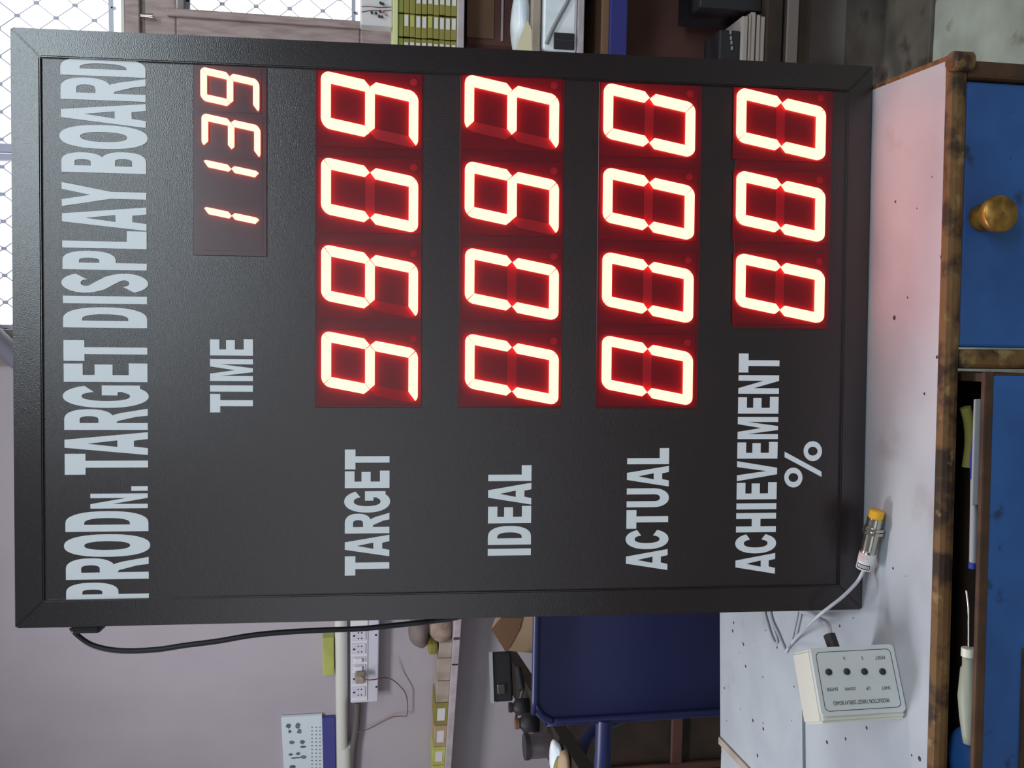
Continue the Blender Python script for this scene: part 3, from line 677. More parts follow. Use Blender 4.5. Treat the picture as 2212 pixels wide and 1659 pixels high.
# diagonal strip at the far left
D1, D2 = on_z(1556, 1590, DESK_Z), on_z(1622, 1659, DESK_Z); dn = (D2 - D1).normalized(); D3 = D2 + dn * 0.12
perp = Vector((-dn.y, dn.x, 0))
if perp.x > 0: perp = -perp
sg = Vector((0, 0.0085, 0)); D3 = inter(D1, D2, S0 + sg, sL + sg)
top([A_, BR, Bb1, D1, D3, S0 + sg, S0, sL, FL]).build('desktop_panel', M['laminate'], dk)
m = MB(); m.prism([(p.x, p.y) for p in (S0, S0 + sg, sL + sg, sL)], DESK_Z - 0.012, DESK_Z - 0.004); m.build('seam_strip', M['dark_wood'], dk)
sd_ = (BR - A_).normalized(); m = MB(); m.prism([(A_.x + 0.0005, A_.y), (A_.x + 0.005, A_.y), (BR.x + 0.005, BR.y), (BR.x + 0.0005, BR.y)], DESK_Z - 0.012, DESK_Z - 0.0005); m.build('edge_trim', M['rust'], dk)
W2 = 0.012
m = MB(); m.prism([(p.x, p.y) for p in (D1 + perp * 0.001, D1 + perp * W2, D3 + perp * W2, D3 + perp * 0.001)], DESK_Z - 0.006, DESK_Z + 0.003); m.build('edge_strip', M['beige_card'], dk)
m = MB(); m.prism([(p.x, p.y) for p in (D1 + perp * (W2 + 0.001), BL_, sL + sg, D3 + perp * (W2 + 0.001))], DESK_Z - 0.012, DESK_Z - 0.002); m.build('desktop_panel', M['laminate'], dk)
m = MB(); m.prism([(A_.x - 0.0, A_.y + 0.01), (BR.x - 0.01, BR.y - 0.01), (BL_.x, BL_.y - 0.01), (FL.x, FL.y + 0.01)], DESK_Z - 0.02, DESK_Z - 0.0125); m.build('sub_board', M['dark_wood'], dk)
# front rail, a rusty steel pipe-edged angle
zr1 = ff.px(2087, 400, 0.012)[1]
m = MB(ff.M)
rr = (DESK_Z + 0.0015 - zr1) / 2
m.box((LX, -0.012, zr1), (0.0, 0.002, DESK_Z + 0.0015), 0.007); m.build('front_rail', M['rust'], dk)
m = MB(ff.M); m.cyl((-0.004, -0.012, zr1), (-0.004, -0.012, DESK_Z + 0.002), 0.0095, n=16); m.lathe([(0, 0.0095), (0.002, 0.008), (0.003, 0.0005)], (-0.004, -0.012, DESK_Z + 0.002), (0, 0, 1), 16); m.build('corner_cap', M['rust'], dk, label='rounded welded corner')
# right leg, middle post
sA, sB, *_ = ff.rect(2090, 2212, 127, 171, 0.010)
m = MB(ff.M); m.box((sA, -0.010, 0), (-0.0, 0.025, zr1), 0.004); m.build('leg', M['rust_dark'], dk)
sC, sD, *_ = ff.rect(2090, 2212, 755, 797, 0.012)
m = MB(ff.M); m.box((sC, -0.013, 0), (sD, 0.025, zr1), 0.004); m.build('leg', M['rust'], dk)
m = MB(ff.M); m.box((LX, -0.01, 0), (LX + 0.03, 0.025, zr1), 0.004); m.build('leg', M['rust_dark'], dk)
for xx in (-0.03, LX):
    m = MB(ff.M); m.box((xx, 0.44, 0), (xx + 0.03, 0.47, DESK_Z - 0.02), 0.003); m.build('leg', M['rust_dark'], dk)
# right drawer
zdr = 0.50
m = MB(ff.M); m.box((sD + 0.002, -0.006, zdr), (sA - 0.002, 0.012, zr1 - 0.001), 0.003)
d1 = m.build('drawer', M['blue'], dk, label='closed blue drawer front with brass knob')
q = ff.px(2164, 461, 0.036); en = ff.en
m = MB(); c0 = ff.P(q[0], q[1], 0.006); m.lathe([(0, 0.013), (0.006, 0.0135), (0.008, 0.011), (0.018, 0.012), (0.021, 0.017), (0.028, 0.0178), (0.031, 0.0165), (0.032, 0.0005)], c0, en, 28)
kn = m.build('knob', M['brass'], d1)
# left drawer, pulled out a little
PO = 0.045
zt3 = ff.px(2116, 1200, PO)[1]; zt4 = ff.px(2137, 1200, PO)[1]; sE = ff.px(2150, 803, PO)[0]
m = MB(ff.M); m.box((LX + 0.05, -PO, zt4), (sE, -PO + 0.006, zt3), 0.002); d2 = m.build('drawer', M['rust_dark'], dk, label='brown top rail of the slightly open left drawer')
m = MB(ff.M); m.box((LX + 0.06, -PO + 0.002, 0.44), (sE - 0.004, -PO + 0.006, zt4), 0.001); m.build('drawer_panel', M['blue'], d2)
a, b, c, d = ff.rect(2150, 2230, 1030, 1150, PO - 0.003); m = MB(ff.M)
m.prism([(a, c), (b, c), (b, d), (a + 0.004, d)], PO - 0.0045, PO - 0.0035, axes=axf); m.build('worn_patch', M['patch'], d2)
zd = zt3 - 0.075
m = MB(ff.M); m.box((LX + 0.06, -PO + 0.006, zd - 0.006), (sE - 0.005, 0.40, zd)); m.build('drawer_bottom', M['dark_wood'], d2)
m = MB(ff.M); m.box((sE - 0.01, -PO + 0.006, zd), (sE - 0.002, 0.40, zt3 - 0.01)); m.build('drawer_side', M['rust_dark'], d2)
zl = ff.px(2212, 1500, PO)[1]
m = MB(ff.M); m.box((LX + 0.05, -PO - 0.001, 0.40), (ff.px(2206, 1400, PO)[0] - 0.0, -PO + 0.02, ff.px(2207, 1500, PO)[1]), 0.003); m.build('drawer_foot_rail', M['rust_dark'], d2)
# contents of the open drawer
zc = zd
def in_drawer(x, y, off=PO - 0.045, lift=0.0): return ff.at(x, y, off)
kx = MB(ff.M); a = ff.px(2100, 900, 0)[0]; b = ff.px(2100, 1640, 0)[0]
zcn = ff.px(2108, 1200, PO - 0.04)[1] - 0.014
kx.box((b, -PO + 0.007, zd + 0.0005), (a, 0.05, zcn), 0.004); kx.build('dark_folder', M['dark_wood'], label='dark folder lying inside the open left drawer', cat='folder')
f1 = lambda x, y, o=PO - 0.020: ff.at(x + 2, y, o)
tb = thing('applicator_tube', 'frosted white applicator tube with metal needle in the open drawer', 'tube', f1(2088, 1500))
m = MB(); p0, p1 = f1(2090, 1418), f1(2092, 1605); rt = 0.0082
up = Vector((0, 0, 0)); d_ = (p1 - p0).normalized()
m.lathe([(0, 0.0005), (0.001, rt * 0.7), (0.01, rt * 0.72), (0.012, rt * 0.9), (0.04, rt * 1.25), (0.06, rt * 1.1), ((p1 - p0).length * 0.9, rt * 0.85), ((p1 - p0).length, rt * 0.7), ((p1 - p0).length + 0.001, 0.0005)], p0, d_, 16); m.build('tube_body', M['tube'], tb)
m = MB(); m.tube([f1(2090, 1418), f1(2091, 1400)], rt * 0.85, n=12); m.build('tube_cap', M['box_cream'], tb)
m = MB(); m.tube([f1(2091, 1322), f1(2090, 1305), f1(2086, 1275)], 0.0014, n=6); m.tube([f1(2091, 1405), f1(2091, 1322)], 0.0012, n=6); m.build('needle', M['chrome'], tb)
pn = thing('ballpoint_pen', 'blue ballpoint pen lying in the open drawer behind its front rail', 'pen', f1(2103, 1000))
m = MB(); m.cyl(f1(2103, 980), f1(2101, 945), 0.0036, 0.0012, n=12); m.build('pen_tip', M['pen'], pn)
m = MB(); m.cyl(f1(2103, 982), f1(2103, 1035), 0.004, n=12); m.build('pen_grip', M['pen'], pn)
m = MB(); m.cyl(f1(2103, 1035), f1(2100, 1215), 0.0036, n=12); m.build('pen_barrel', M['grey'], pn)
m = MB(); m.cyl(f1(2100, 1215), f1(2099, 1228), 0.0042, n=12); m.build('pen_cap', M['pen'], pn)
f2 = lambda x, y: ff.at(x, y, PO - 0.045)
m = MB(); m.tube([f2(2085, 880), f2(2094, 915), f2(2096, 960), f2(2090, 1010)], 0.0055, n=10)
m.build('yellow_strip', M['green_dark'], label='curved dull yellow plastic strip in the open drawer beside the pen', cat='strip')
m = MB(ff.M); a0 = ff.px(2108, 862, PO - 0.009)[0]; b0_ = ff.px(2108, 1090, PO - 0.009)[0]; z_a = ff.px(2120, 950, PO - 0.009)[1]; z_b = ff.px(2100, 950, PO - 0.009)[1]
m.box((b0_, -PO + 0.0065, z_a), (a0, -PO + 0.009, z_b), 0.001); m.build('metal_ruler', M['grey'], label='grey metal ruler standing against the inside of the open drawer front', cat='ruler')
m = MB(); p_ = f2(2062, 1640); lump('blue_cloth', M['blue'], (p_.x, p_.y, zcn), 0.03, 0.02, 0.03, 'crumpled blue cloth in the far left end of the open drawer', 'cloth', 41)

# ================================================================== THE DISPLAY BOARD
yb, lean, bx_, by_, BH, BW = 0.04923, 0.05876, -0.02448, 0.93472, 0.9116, 0.61
ux = Vector((cos(yb), sin(yb), 0)); nn = Vector((-sin(yb), cos(yb), 0))
vz = cos(lean) * Vector((0, 0, 1)) + sin(lean) * nn; vy = vz.cross(ux)          # vy points away from the viewer
BO = Vector((bx_, by_, DESK_Z + 0.0009))
BM = Matrix(((ux.x, vy.x, vz.x, BO.x), (ux.y, vy.y, vz.y, BO.y), (ux.z, vy.z, vz.z, BO.z), (0, 0, 0, 1)))
BI = BM.inverted()
def bp(x, y, off=0.0):                           # picture point -> (u, v) on the board face
    d = ray(x, y); n = -vy; t = ((BO - CAM).dot(n) + off) / d.dot(n); p = BI @ (CAM + d * t); return p.x, p.z
bd = thing('display_board', 'large black production display board with red digits standing on the desk', 'display board', BM)
FR = 0.0285; DP = 0.075
ins = 0.004                                      # face panel sits this far behind the frame front
m = MB(BM); h = BW / 2
m.box((-h + 0.003, 0.012, 0.0055), (h - 0.003, DP, BH - 0.003), 0.002); m.build('back_case', M['case'], bd)
def bar(poly):
    m = MB(BM); m.prism(poly, 0.0, -0.014, axes=(Vector((1, 0, 0)), Vector((0, 0, 1)), Vector((0, -1, 0)), Vector((0, 0, 0)))); return m
g = 0.0003
for poly in ([(-h, 0), (h, 0), (h - FR, FR - g), (-h + FR, FR - g)], [(-h, BH), (h, BH), (h - FR, BH - FR + g), (-h + FR, BH - FR + g)],
             [(-h, g), (-h + FR - g, FR), (-h + FR - g, BH - FR), (-h, BH - g)], [(h, g), (h - FR + g, FR), (h - FR + g, BH - FR), (h, BH - g)]):
    m = bar(poly); o = m.build('frame_rail', M['case'], bd)
    bm = bmesh.new(); bm.from_mesh(o.data); bmesh.ops.remove_doubles(bm, verts=bm.verts, dist=1e-6)
    bmesh.ops.bevel(bm, geom=[e for e in bm.edges if e.calc_face_angle(0) > 1.0], offset=0.0012, segments=2, affect='EDGES'); bm.to_mesh(o.data); bm.free()
m = MB(BM); m.box((-h + FR - 0.004, ins, FR - 0.004), (h - FR + 0.004, 0.012, BH - FR + 0.004)); m.build('face_panel', M['panel'], bd)
PF = ins                                          # local y of the face panel front

# --- lettering: hand drawn condensed bold glyphs
def arc(cx, cy, rx, ry, a0, a1, n=14, e=2.35):
    out = []
    for i in range(n + 1):
        t = radians(a0 + (a1 - a0) * i / n); c, s_ = cos(t), sin(t)
        out.append((cx + rx * (abs(c) ** (2 / e)) * (1 if c >= 0 else -1), cy + ry * (abs(s_) ** (2 / e)) * (1 if s_ >= 0 else -1)))
    return out
def pen(pts, sx, sy):
    L_, R_ = [], []
    for i, p in enumerate(pts):
        a, b = pts[max(i - 1, 0)], pts[min(i + 1, len(pts) - 1)]
        dx, dy = b[0] - a[0], b[1] - a[1]; l = sqrt(dx * dx + dy * dy) or 1; nx, ny = -dy / l, dx / l
        L_.append((p[0] + nx * sx / 2, p[1] + ny * sy / 2)); R_.append((p[0] - nx * sx / 2, p[1] - ny * sy / 2))
    return [([L_[i], L_[i + 1], R_[i + 1], R_[i]], []) for i in range(len(pts) - 1)]
def glyph(ch, s, t):
    B = lambda x0, y0, x1, y1: [(x0, y0), (x1, y0), (x1, y1), (x0, y1)]
    def bowl(y0, y1, x1=1.0, k=0.5):
        rx = x1 - k; ry = (y1 - y0) / 2; c = (y0 + y1) / 2
        o = [(0, y0)] + arc(k, c, rx, ry, -90, 90, 18) + [(0, y1)]
        tt_ = min(t, ry * 0.62)
        hol = [(s, y0 + tt_)] + arc(max(k, s + 0.02), c, max(x1 - s - max(k, s + 0.02), 0.02), ry - tt_, -90, 90, 14) + [(s, y1 - tt_)]
        return (o, [hol])
    if ch == 'I': return [(B(0, 0, 1, 1), [])]
    if ch == '.': return [(B(0, 0, 1, 1), [])]
    if ch == 'T': return [(B(0, 1 - t * 1.1, 1, 1), []), (B(0.5 - s / 2, 0, 0.5 + s / 2, 1 - t * 1.1), [])]
    if ch == 'L': return [(B(0, 0, s, 1), []), (B(s, 0, 1, t * 1.05), [])]
    if ch == 'E': return [(B(0, 0, s, 1), []), (B(s, 0, 1, t), []), (B(s, 1 - t, 0.97, 1), []), (B(s, 0.52 - t * .45, 0.93, 0.52 + t * .5), [])]
    if ch == 'H': return [(B(0, 0, s, 1), []), (B(1 - s, 0, 1, 1), []), (B(s, 0.5 - t / 2, 1 - s, 0.5 + t / 2), [])]
    if ch == 'N': return [([(0, 0), (s, 0), (s, 0.62), (1 - s, 0), (1, 0), (1, 1), (1 - s, 1), (1 - s, 0.38), (s, 1), (0, 1)], [])]
    if ch == 'M':
        s_ = s * 0.85; return [([(0, 0), (s_, 0), (s_, 0.76), (0.41, 0), (0.59, 0), (1 - s_, 0.76), (1 - s_, 0), (1, 0), (1, 1), (1 - s_ * 1.45, 1), (0.5, 0.42), (s_ * 1.45, 1), (0, 1)], [])]
    if ch == 'A': 
        return [([(0, 0), (s, 0), (s + 0.07, t * 0.75), (1 - s - 0.07, t * 0.75), (1 - s, 0), (1, 0), (0.5 + s * 0.58, 1), (0.5 - s * 0.58, 1)], [[(s * 0.55 + 0.19, t * 0.75 + 0.20), (0.5, 0.73), (1 - s * 0.55 - 0.19, t * 0.75 + 0.20)]])]
    if ch == 'V': return [([(0, 1), (s, 1), (0.5, 0.27), (1 - s, 1), (1, 1), (0.5 + s * 0.56, 0), (0.5 - s * 0.56, 0)], [])]
    if ch == 'Y': return [([(0, 1), (s * 0.98, 1), (0.5, 0.66), (1 - s * 0.98, 1), (1, 1), (0.5 + s / 2, 0.42), (0.5 + s / 2, 0), (0.5 - s / 2, 0), (0.5 - s / 2, 0.42)], [])]
    if ch == 'O': return [(arc(0.5, 0.5, 0.5, 0.52, 0, 360, 44)[:-1], [arc(0.5, 0.5, 0.5 - s, 0.52 - t * 1.08, 0, 360, 36)[:-1]])]
    if ch == 'D': return [bowl(0, 1, 1, 0.42)]
    if ch == 'P': return [bowl(0.37, 1, 1, 0.5), (B(0, 0, s, 0.372), [])]
    if ch == 'B': return [bowl(0, 0.535, 1, 0.55), bowl(0.50, 1, 0.94, 0.52)]
    if ch == 'R': return [bowl(0.41, 1, 0.97, 0.5), (B(0, 0, s, 0.412), []), ([(s, 0.41), (s, 0.38), (s + 0.1, 0.36), (0.62, 0.14), (1 - s * 1.02, 0), (1, 0), (0.80, 0.32), (0.70, 0.42), (s + 0.1, 0.42)], [])]
    if ch == 'U': return pen([(s / 2, 1), (s / 2, 0.6), (s / 2, 0.36)] + arc(0.5, 0.36, 0.5 - s / 2, 0.37 - t / 2, 180, 360, 16, 2.2)[1:-1] + [(1 - s / 2, 0.36), (1 - s / 2, 0.6), (1 - s / 2, 1)], s, t)
    if ch == 'C': return pen(arc(0.52, 0.5, 0.52 - s / 2, 0.515 - t / 2, 26, 334, 34, 2.2), s, t)
    if ch == 'G': return pen(arc(0.52, 0.5, 0.52 - s / 2, 0.515 - t / 2, 28, 318, 32, 2.2), s, t) + [(B(0.56, 0.36, 1, 0.55), []), (B(1 - s * 0.95, 0.09, 1, 0.37), [])]
    if ch == 'S':
        up_ = arc(0.5, 0.74, 0.5 - s / 2, 0.275 - t / 2, 14, 200, 16, 2.0); lo = arc(0.5, 0.26, 0.5 - s / 2, 0.275 - t / 2, 20, -166, 16, 2.0)
        mid = [(0.27, 0.60), (0.5, 0.505), (0.73, 0.40)]
        return pen(up_ + mid + lo, s, t)
bax = (Vector((1, 0, 0)), Vector((0, 0, 1)), Vector((0, -1, 0)), Vector((0, 0, 0)))
def word(letters, xr0, xr1, stem, t, label, off=PF, custom=()):
    """letters: (char, y_left, y_right[, x_top, x_bottom]) in picture px; xr0/xr1 = (x_top, x_bottom, y) at both ends"""
    m = MB(BM)
    def xs(y):
        k = (y - xr0[2]) / (xr1[2] - xr0[2]); return xr0[0] + (xr1[0] - xr0[0]) * k, xr0[1] + (xr1[1] - xr0[1]) * k
    for L_ in letters:
        chh, ya, yb_ = L_[:3]; xt, xb = xs((ya + yb_) / 2)
        if len(L_) > 3: xt, xb = L_[3], L_[4]
        xm = (xt + xb) / 2
        u0 = bp(xm, ya, -off)[0]; u1 = bp(xm, yb_, -off)[0]; v1 = bp(xt, (ya + yb_) / 2, -off)[1]; v0 = bp(xb, (ya + yb_) / 2, -off)[1]
        st = min(stem / abs(ya - yb_), {'N': 0.30, 'M': 0.27}.get(chh, 0.42))
        for gi, (outer, holes) in enumerate(glyph(chh, st, t)):
            mp = lambda pts: [(u0 + (u1 - u0) * p[0], v0 + (v1 - v0) * p[1]) for p in pts]
            m.prism(mp(outer), -off + 0.0002, -off + 0.0006 + (gi % 5) * 2e-5 + gi * 2e-6, [mp(hh_) for hh_ in holes], axes=bax)
    for outer, holes in custom:
        mp = lambda pts: [bp(p[0], p[1], -off) for p in pts]
        m.prism(mp(outer), -off + 0.0002, -off + 0.0006, [mp(hh_) for hh_ in holes], axes=bax)
    return m.build('lettering', M['vinyl'], bd, label=label)
word([('P', 1298, 1258), ('R', 1251, 1204), ('O', 1202.5, 1154), ('D', 1148, 1104), ('N', 1098, 1066, 195.6, 319.5), ('.', 1060, 1050, 284, 319.5),
      ('T', 1025, 980), ('A', 983, 933.6), ('R', 928.6, 882.7), ('G', 881, 832.7), ('E', 825, 784.7), ('T', 780, 735.5),
      ('D', 708, 664), ('I', 656, 640), ('S', 633, 590.5), ('P', 583, 542.7), ('L', 536.5, 498.6), ('A', 497, 446.4), ('Y', 447.5, 396),
      ('B', 373.7, 328), ('O', 322, 270.8), ('A', 273.7, 222), ('R', 217, 168), ('D', 165, 123)],
     (143.5, 322, 1298), (130.5, 314.5, 120), 14.8, 0.225, 'large white lettering PRODN. TARGET DISPLAY BOARD')
word([('T', 890.8, 851), ('I', 846, 832.5), ('M', 823, 776), ('E', 768, 732.5)], (454, 546.5, 890), (454, 546.5, 732), 13, 0.215, 'white lettering TIME')
word([('T', 1242.5, 1201), ('A', 1202, 1155.5), ('R', 1152, 1108), ('G', 1107, 1061), ('E', 1054, 1016.7), ('T', 1013.7, 971)], (744.8, 841, 1240), (745, 841.5, 971), 13.8, 0.215, 'white lettering TARGET')
word([('I', 1199.6, 1185), ('D', 1176.4, 1136), ('E', 1130, 1093), ('A', 1090, 1043), ('L', 1039, 1005)], (1053.6, 1146.5, 1199), (1054.8, 1148, 1005), 13.8, 0.215, 'white lettering IDEAL')
word([('A', 1231.7, 1186.5), ('C', 1186, 1144.3), ('T', 1141.6, 1101.5), ('U', 1095.5, 1054.7), ('A', 1051, 1006.5), ('L', 1002.6, 968)], (1351.7, 1441.3, 1225), (1355, 1445.4, 968), 13, 0.215, 'white lettering ACTUAL')
def ell(cx, cy, rx, ry, n=32): return [(cx + rx * cos(2 * pi * i / n), cy + ry * sin(2 * pi * i / n)) for i in range(n)]
word([('A', 1239.7, 1195), ('C', 1195, 1153.6), ('H', 1149.5, 1108), ('I', 1100, 1087), ('E', 1078.4, 1041.7), ('V', 1039, 996), ('E', 990.6, 954.6), ('M', 948.4, 900.7), ('E', 893.5, 857), ('N', 850.6, 810.5), ('T', 804.9, 764)],
     (1588.2, 1673.4, 1232), (1596, 1683.8, 764), 12.6, 0.215, 'white lettering ACHIEVEMENT')
word([], (0, 1, 0), (0, 1, 1), 1, 1, 'white percent sign', custom=[
    (ell(1713.4, 1031.4, 19.6, 21.4), [ell(1713.4, 1031.4, 10.5, 9.5)]), (ell(1755.3, 974.5, 19.8, 21.5), [ell(1755.3, 974.5, 10.5, 9.5)]),
    ([(1694.5, 975.6), (1694.5, 987.5), (1774, 1030), (1774, 1018.5)], [])])

# --- tinted windows and seven segment digits
def window(x0, x1, yt, yb_, label):
    xm, ym = (x0 + x1) / 2, (yt + yb_) / 2
    u0 = bp(xm, yb_, -PF)[0]; u1 = min(bp(xm, yt, -PF)[0], h - FR - 0.0005); v1 = bp(x0, ym, -PF)[1]; v0 = bp(x1, ym, -PF)[1]
    m = MB(BM); m.box((u0, PF - 0.0012, v0), (u1, PF + 0.0001, v1), 0.0004); return m.build('tinted_window', M['smoke'] if 'time' in label else M['acrylic'], bd, label=label)
window(417, 577, 135, 553, 'small tinted window of the time row')
window(681, 912, 140, 881, 'long tinted window of the TARGET row')
window(992, 1216, 140, 881, 'long tinted window of the IDEAL row')
window(1290, 1511, 140, 882, 'long tinted window of the ACTUAL row')
window(1587, 1794, 150, 710, 'shorter tinted window of the ACHIEVEMENT row')
SEG = {'0': 'abcdef', '1': 'bc', '3': 'abcdg', '6': 'acdefg', '9': 'abcdfg'}
SK = 0.19                                        # italic slope
def seg_shapes(Hd, Wd, rounded=True):
    t = 0.098 * Hd; s_ = 0.110 * Hd; g = 0.004 * Hd; r = 0.065 * Hd
    hm = Hd / 2
    S = {}
    RC = 0.095 * Hd
    q = 0.045 * Hd
    ca = lambda a0, a1, ox=0: [(RC + ox + RC * cos(radians(a0 + (a1 - a0) * i / 5)), Hd - RC + RC * sin(radians(a0 + (a1 - a0) * i / 5))) for i in range(6)]
    left = ca(90, 133); right = [(Wd - x, y) for x, y in left][::-1]
    S['a'] = [(s_ + g * 0.7, Hd - t), (Wd - s_ - g * 0.7, Hd - t)] + right + left
    S['d'] = [(x, Hd - y) for x, y in S['a']][::-1]
    fl = ca(138, 180)
    S['b'] = [(Wd - s_, Hd - t - g * 0.7)] + [(Wd - x, y) for x, y in fl] + [(Wd, hm + t * 0.62), (Wd - s_ / 2, hm + g * 1.2), (Wd - s_, hm + t * 0.55)]
    S['c'] = [(x, Hd - y) for x, y in S['b']][::-1]
    S['f'] = [(Wd - x, y) for x, y in S['b']][::-1]; S['e'] = [(Wd - x, y) for x, y in S['c']][::-1]
    S['g'] = [(s_ / 2 + g * 2, hm), (s_ + g, hm - t / 2), (Wd - s_ - g, hm - t / 2), (Wd - s_ / 2 - g * 2, hm), (Wd - s_ - g, hm + t / 2), (s_ + g, hm + t / 2)]
    sh = lambda pts: [(x + (y - hm) * SK, y) for x, y in pts]
    return {k: sh(v) for k, v in S.items()}
cache = {}
SEGY = PF - 0.0012 - 0.0004
def digit(chv, xt, xb, yc, Hd, Wd, rowname):
    """yc: picture y of the digit's centre at half height"""
    xm = (xt + xb) / 2; off = -SEGY
    u, _ = bp(xm, yc, off); _, va = bp(xt, yc, off); _, vb = bp(xb, yc, off); v = (va + vb) / 2 - Hd / 2
    T_ = BM @ Matrix.Translation(Vector((u - Wd / 2, 0, v)))
    key = (round(Hd, 4),)
    if key not in cache:
        c = {}
        mg = Wd * 0.17
        m = MB(); m.prism([(-mg, -Hd * 0.035), (Wd + mg, -Hd * 0.035), (Wd + mg, Hd * 1.035), (-mg, Hd * 1.035)], -PF + 0.0012, -PF + 0.0016, axes=bax)
        c['base'] = m
        for k, pts in seg_shapes(Hd, Wd).items():
            m = MB(); m.prism(pts, -PF + 0.0016, -PF + 0.0056, axes=bax); c[k] = m
            m = MB(); m.prism(pts, -PF + 0.0016, -PF + 0.0018, axes=bax); c[k + '_off'] = m
        m = MB(); m.prism(ell(Wd * 1.03, Hd * 0.05, Hd * 0.038, Hd * 0.038, 16), -PF + 0.0016, -PF + 0.0018, axes=bax); c['dp'] = m
        cache[key] = {'mb': c, 'me': {}}
    c = cache[key]
    def make(part, name, mat_, parent):
        k = (part, mat_.name)
        if k not in c['me']:
            src = c['mb'][part]; me = bpy.data.meshes.new(name); me.from_pydata(src.v, [], src.f); me.materials.append(mat_); me.update()
            bm = bmesh.new(); bm.from_mesh(me); bmesh.ops.recalc_face_normals(bm, faces=bm.faces); bm.to_mesh(me); bm.free(); c['me'][k] = me
        o = bpy.data.objects.new(name, c['me'][k]); COL.objects.link(o); o.parent = parent; return o
    dg = make('base', 'digit', M['smoke'] if rowname == 'TIME' else M['module'], bd); dg.matrix_local = BI @ T_; WM[dg] = T_
    dg['label'] = 'red digit %s of the %s row' % (chv, rowname)
    if rowname == 'TIME': pass
    for k in 'abcdefg':
        on = k in SEG[chv]; o = make(k if on else k + '_off', 'segment', M['seg_on'] if on else M['smoke'] if rowname == 'TIME' else M['seg_off'], dg)
        if not on: o['label'] = 'unlit dark red segment'
    o = make('dp', 'decimal_point', M['smoke'] if rowname == 'TIME' else M['seg_off'], dg)
# centre of a digit in the picture = mean of its extents
HD, WD = 0.1010, 0.0585
for i, (chv, yc) in enumerate(zip('9909', (793.5, 609, 422.5, 238))): digit(chv, 693, 904.5, yc, HD, WD, 'TARGET')
for chv, yc in zip('0093', (798, 614.5, 429.5, 244.5)): digit(chv, 1002.5, 1207.5, yc, HD, WD, 'IDEAL')
for chv, yc, x0 in zip('0000', (800.5, 622, 441.5, 261), (1298.5, 1299.7, 1301.5, 1303)): digit(chv, x0, x0 + 197, yc, HD, WD, 'ACTUAL')
for chv, yc, x0 in zip('000', (623.5, 447, 270), (1590, 1591, 1592)): digit(chv, x0, x0 + 187, yc, HD, WD, 'ACHIEVEMENT')
for chv, yc, x0 in zip('1139', (495, 394, 295, 195.5), (441, 440, 439.5, 437)): digit(chv, x0, x0 + 121, yc, 0.0585, 0.0335, 'TIME')

# side inlet on the board and power cord
u, v = -h, bp(155, 1350)[1]
m = MB(BM); m.box((-h - 0.006, 0.018, v - 0.022), (-h + 0.003, 0.05, v + 0.022), 0.003); m.build('power_inlet', M['black'], bd)
cord = thing('power_cord', 'black power cord with plug hanging from the left side of the display board', 'cord', BM @ Vector((-h - 0.02, 0.034, v)))
m = MB(BM); m.box((-h - 0.014, 0.022, v - 0.020), (-h - 0.0062, 0.046, v + 0.010), 0.003); m.build('plug_body', M['black'], cord)
Ld = lambda x, y, off=-0.034: BM @ Vector((bp(x, y, off)[0], -off, bp(x, y, off)[1]))
pts = [(153, 1356), (166, 1372), (195, 1392), (235, 1403), (280, 1406), (340, 1403), (400, 1394), (470, 1385), (540, 1373), (610, 1366), (700, 1361), (780, 1358), (860, 1350), (930, 1342)]
P3 = [Ld(x, y) for x, y in pts] + [Ld(990, 1333, -0.085), Ld(1100, 1300, -0.095)]
m = MB(); m.tube(P3, 0.0030, n=12); m.build('cord_cable', M['rubber'], cord)
# back prop so that the board stands
m = MB(BM); m.box((-0.2, DP, 0.25), (0.2, DP + 0.004, 0.62), 0.001); m.build('back_bracket', M['case'], bd)

# ================================================================== CONTROL BOX
p_r = on_z(1929, 1391, DESK_Z); p_l = on_z(1959, 1537, DESK_Z)
ex = (p_r - p_l); ex.z = 0; WBX = ex.length; ex.normalize(); bk = Vector((-ex.y, ex.x, 0))
best = None
tx, ty = 1761, 1469
for deg in range(0, 9, 2):                     # tilt and height for which the top edge is where the picture shows it
    for k in range(60, 120, 2):
        tl = radians(deg); hv = Vector((0, 0, cos(tl))) + bk * sin(tl); mid = (p_r + p_l) / 2 + hv * k / 1000
        d = mid - CAM; X = 1106 + F_PX * d.dot(DN) / d.dot(FW)
        e = abs(X - tx) + abs(deg - 4) * 0.3
        if best is None or e < best[0]: best = (e, tl, k / 1000)
_, TL_, HBX = best
hv = Vector((0, 0, cos(TL_))) + bk * sin(TL_); nb = ex.cross(hv)                # nb points away from the viewer
if nb.y < 0: nb = -nb
DB = 0.050
# lower back edge must rest on the desk: lift so nothing goes under
CM = Matrix(((ex.x, nb.x, hv.x, p_l.x), (ex.y, nb.y, hv.y, p_l.y), (ex.z, nb.z, hv.z, p_l.z), (0, 0, 0, 1)))
low = (CM @ Vector((0, DB, 0))).z - DESK_Z
cbx = thing('control_box', 'small white keypad control box with four round buttons on the desk beside the board', 'control box', CM)
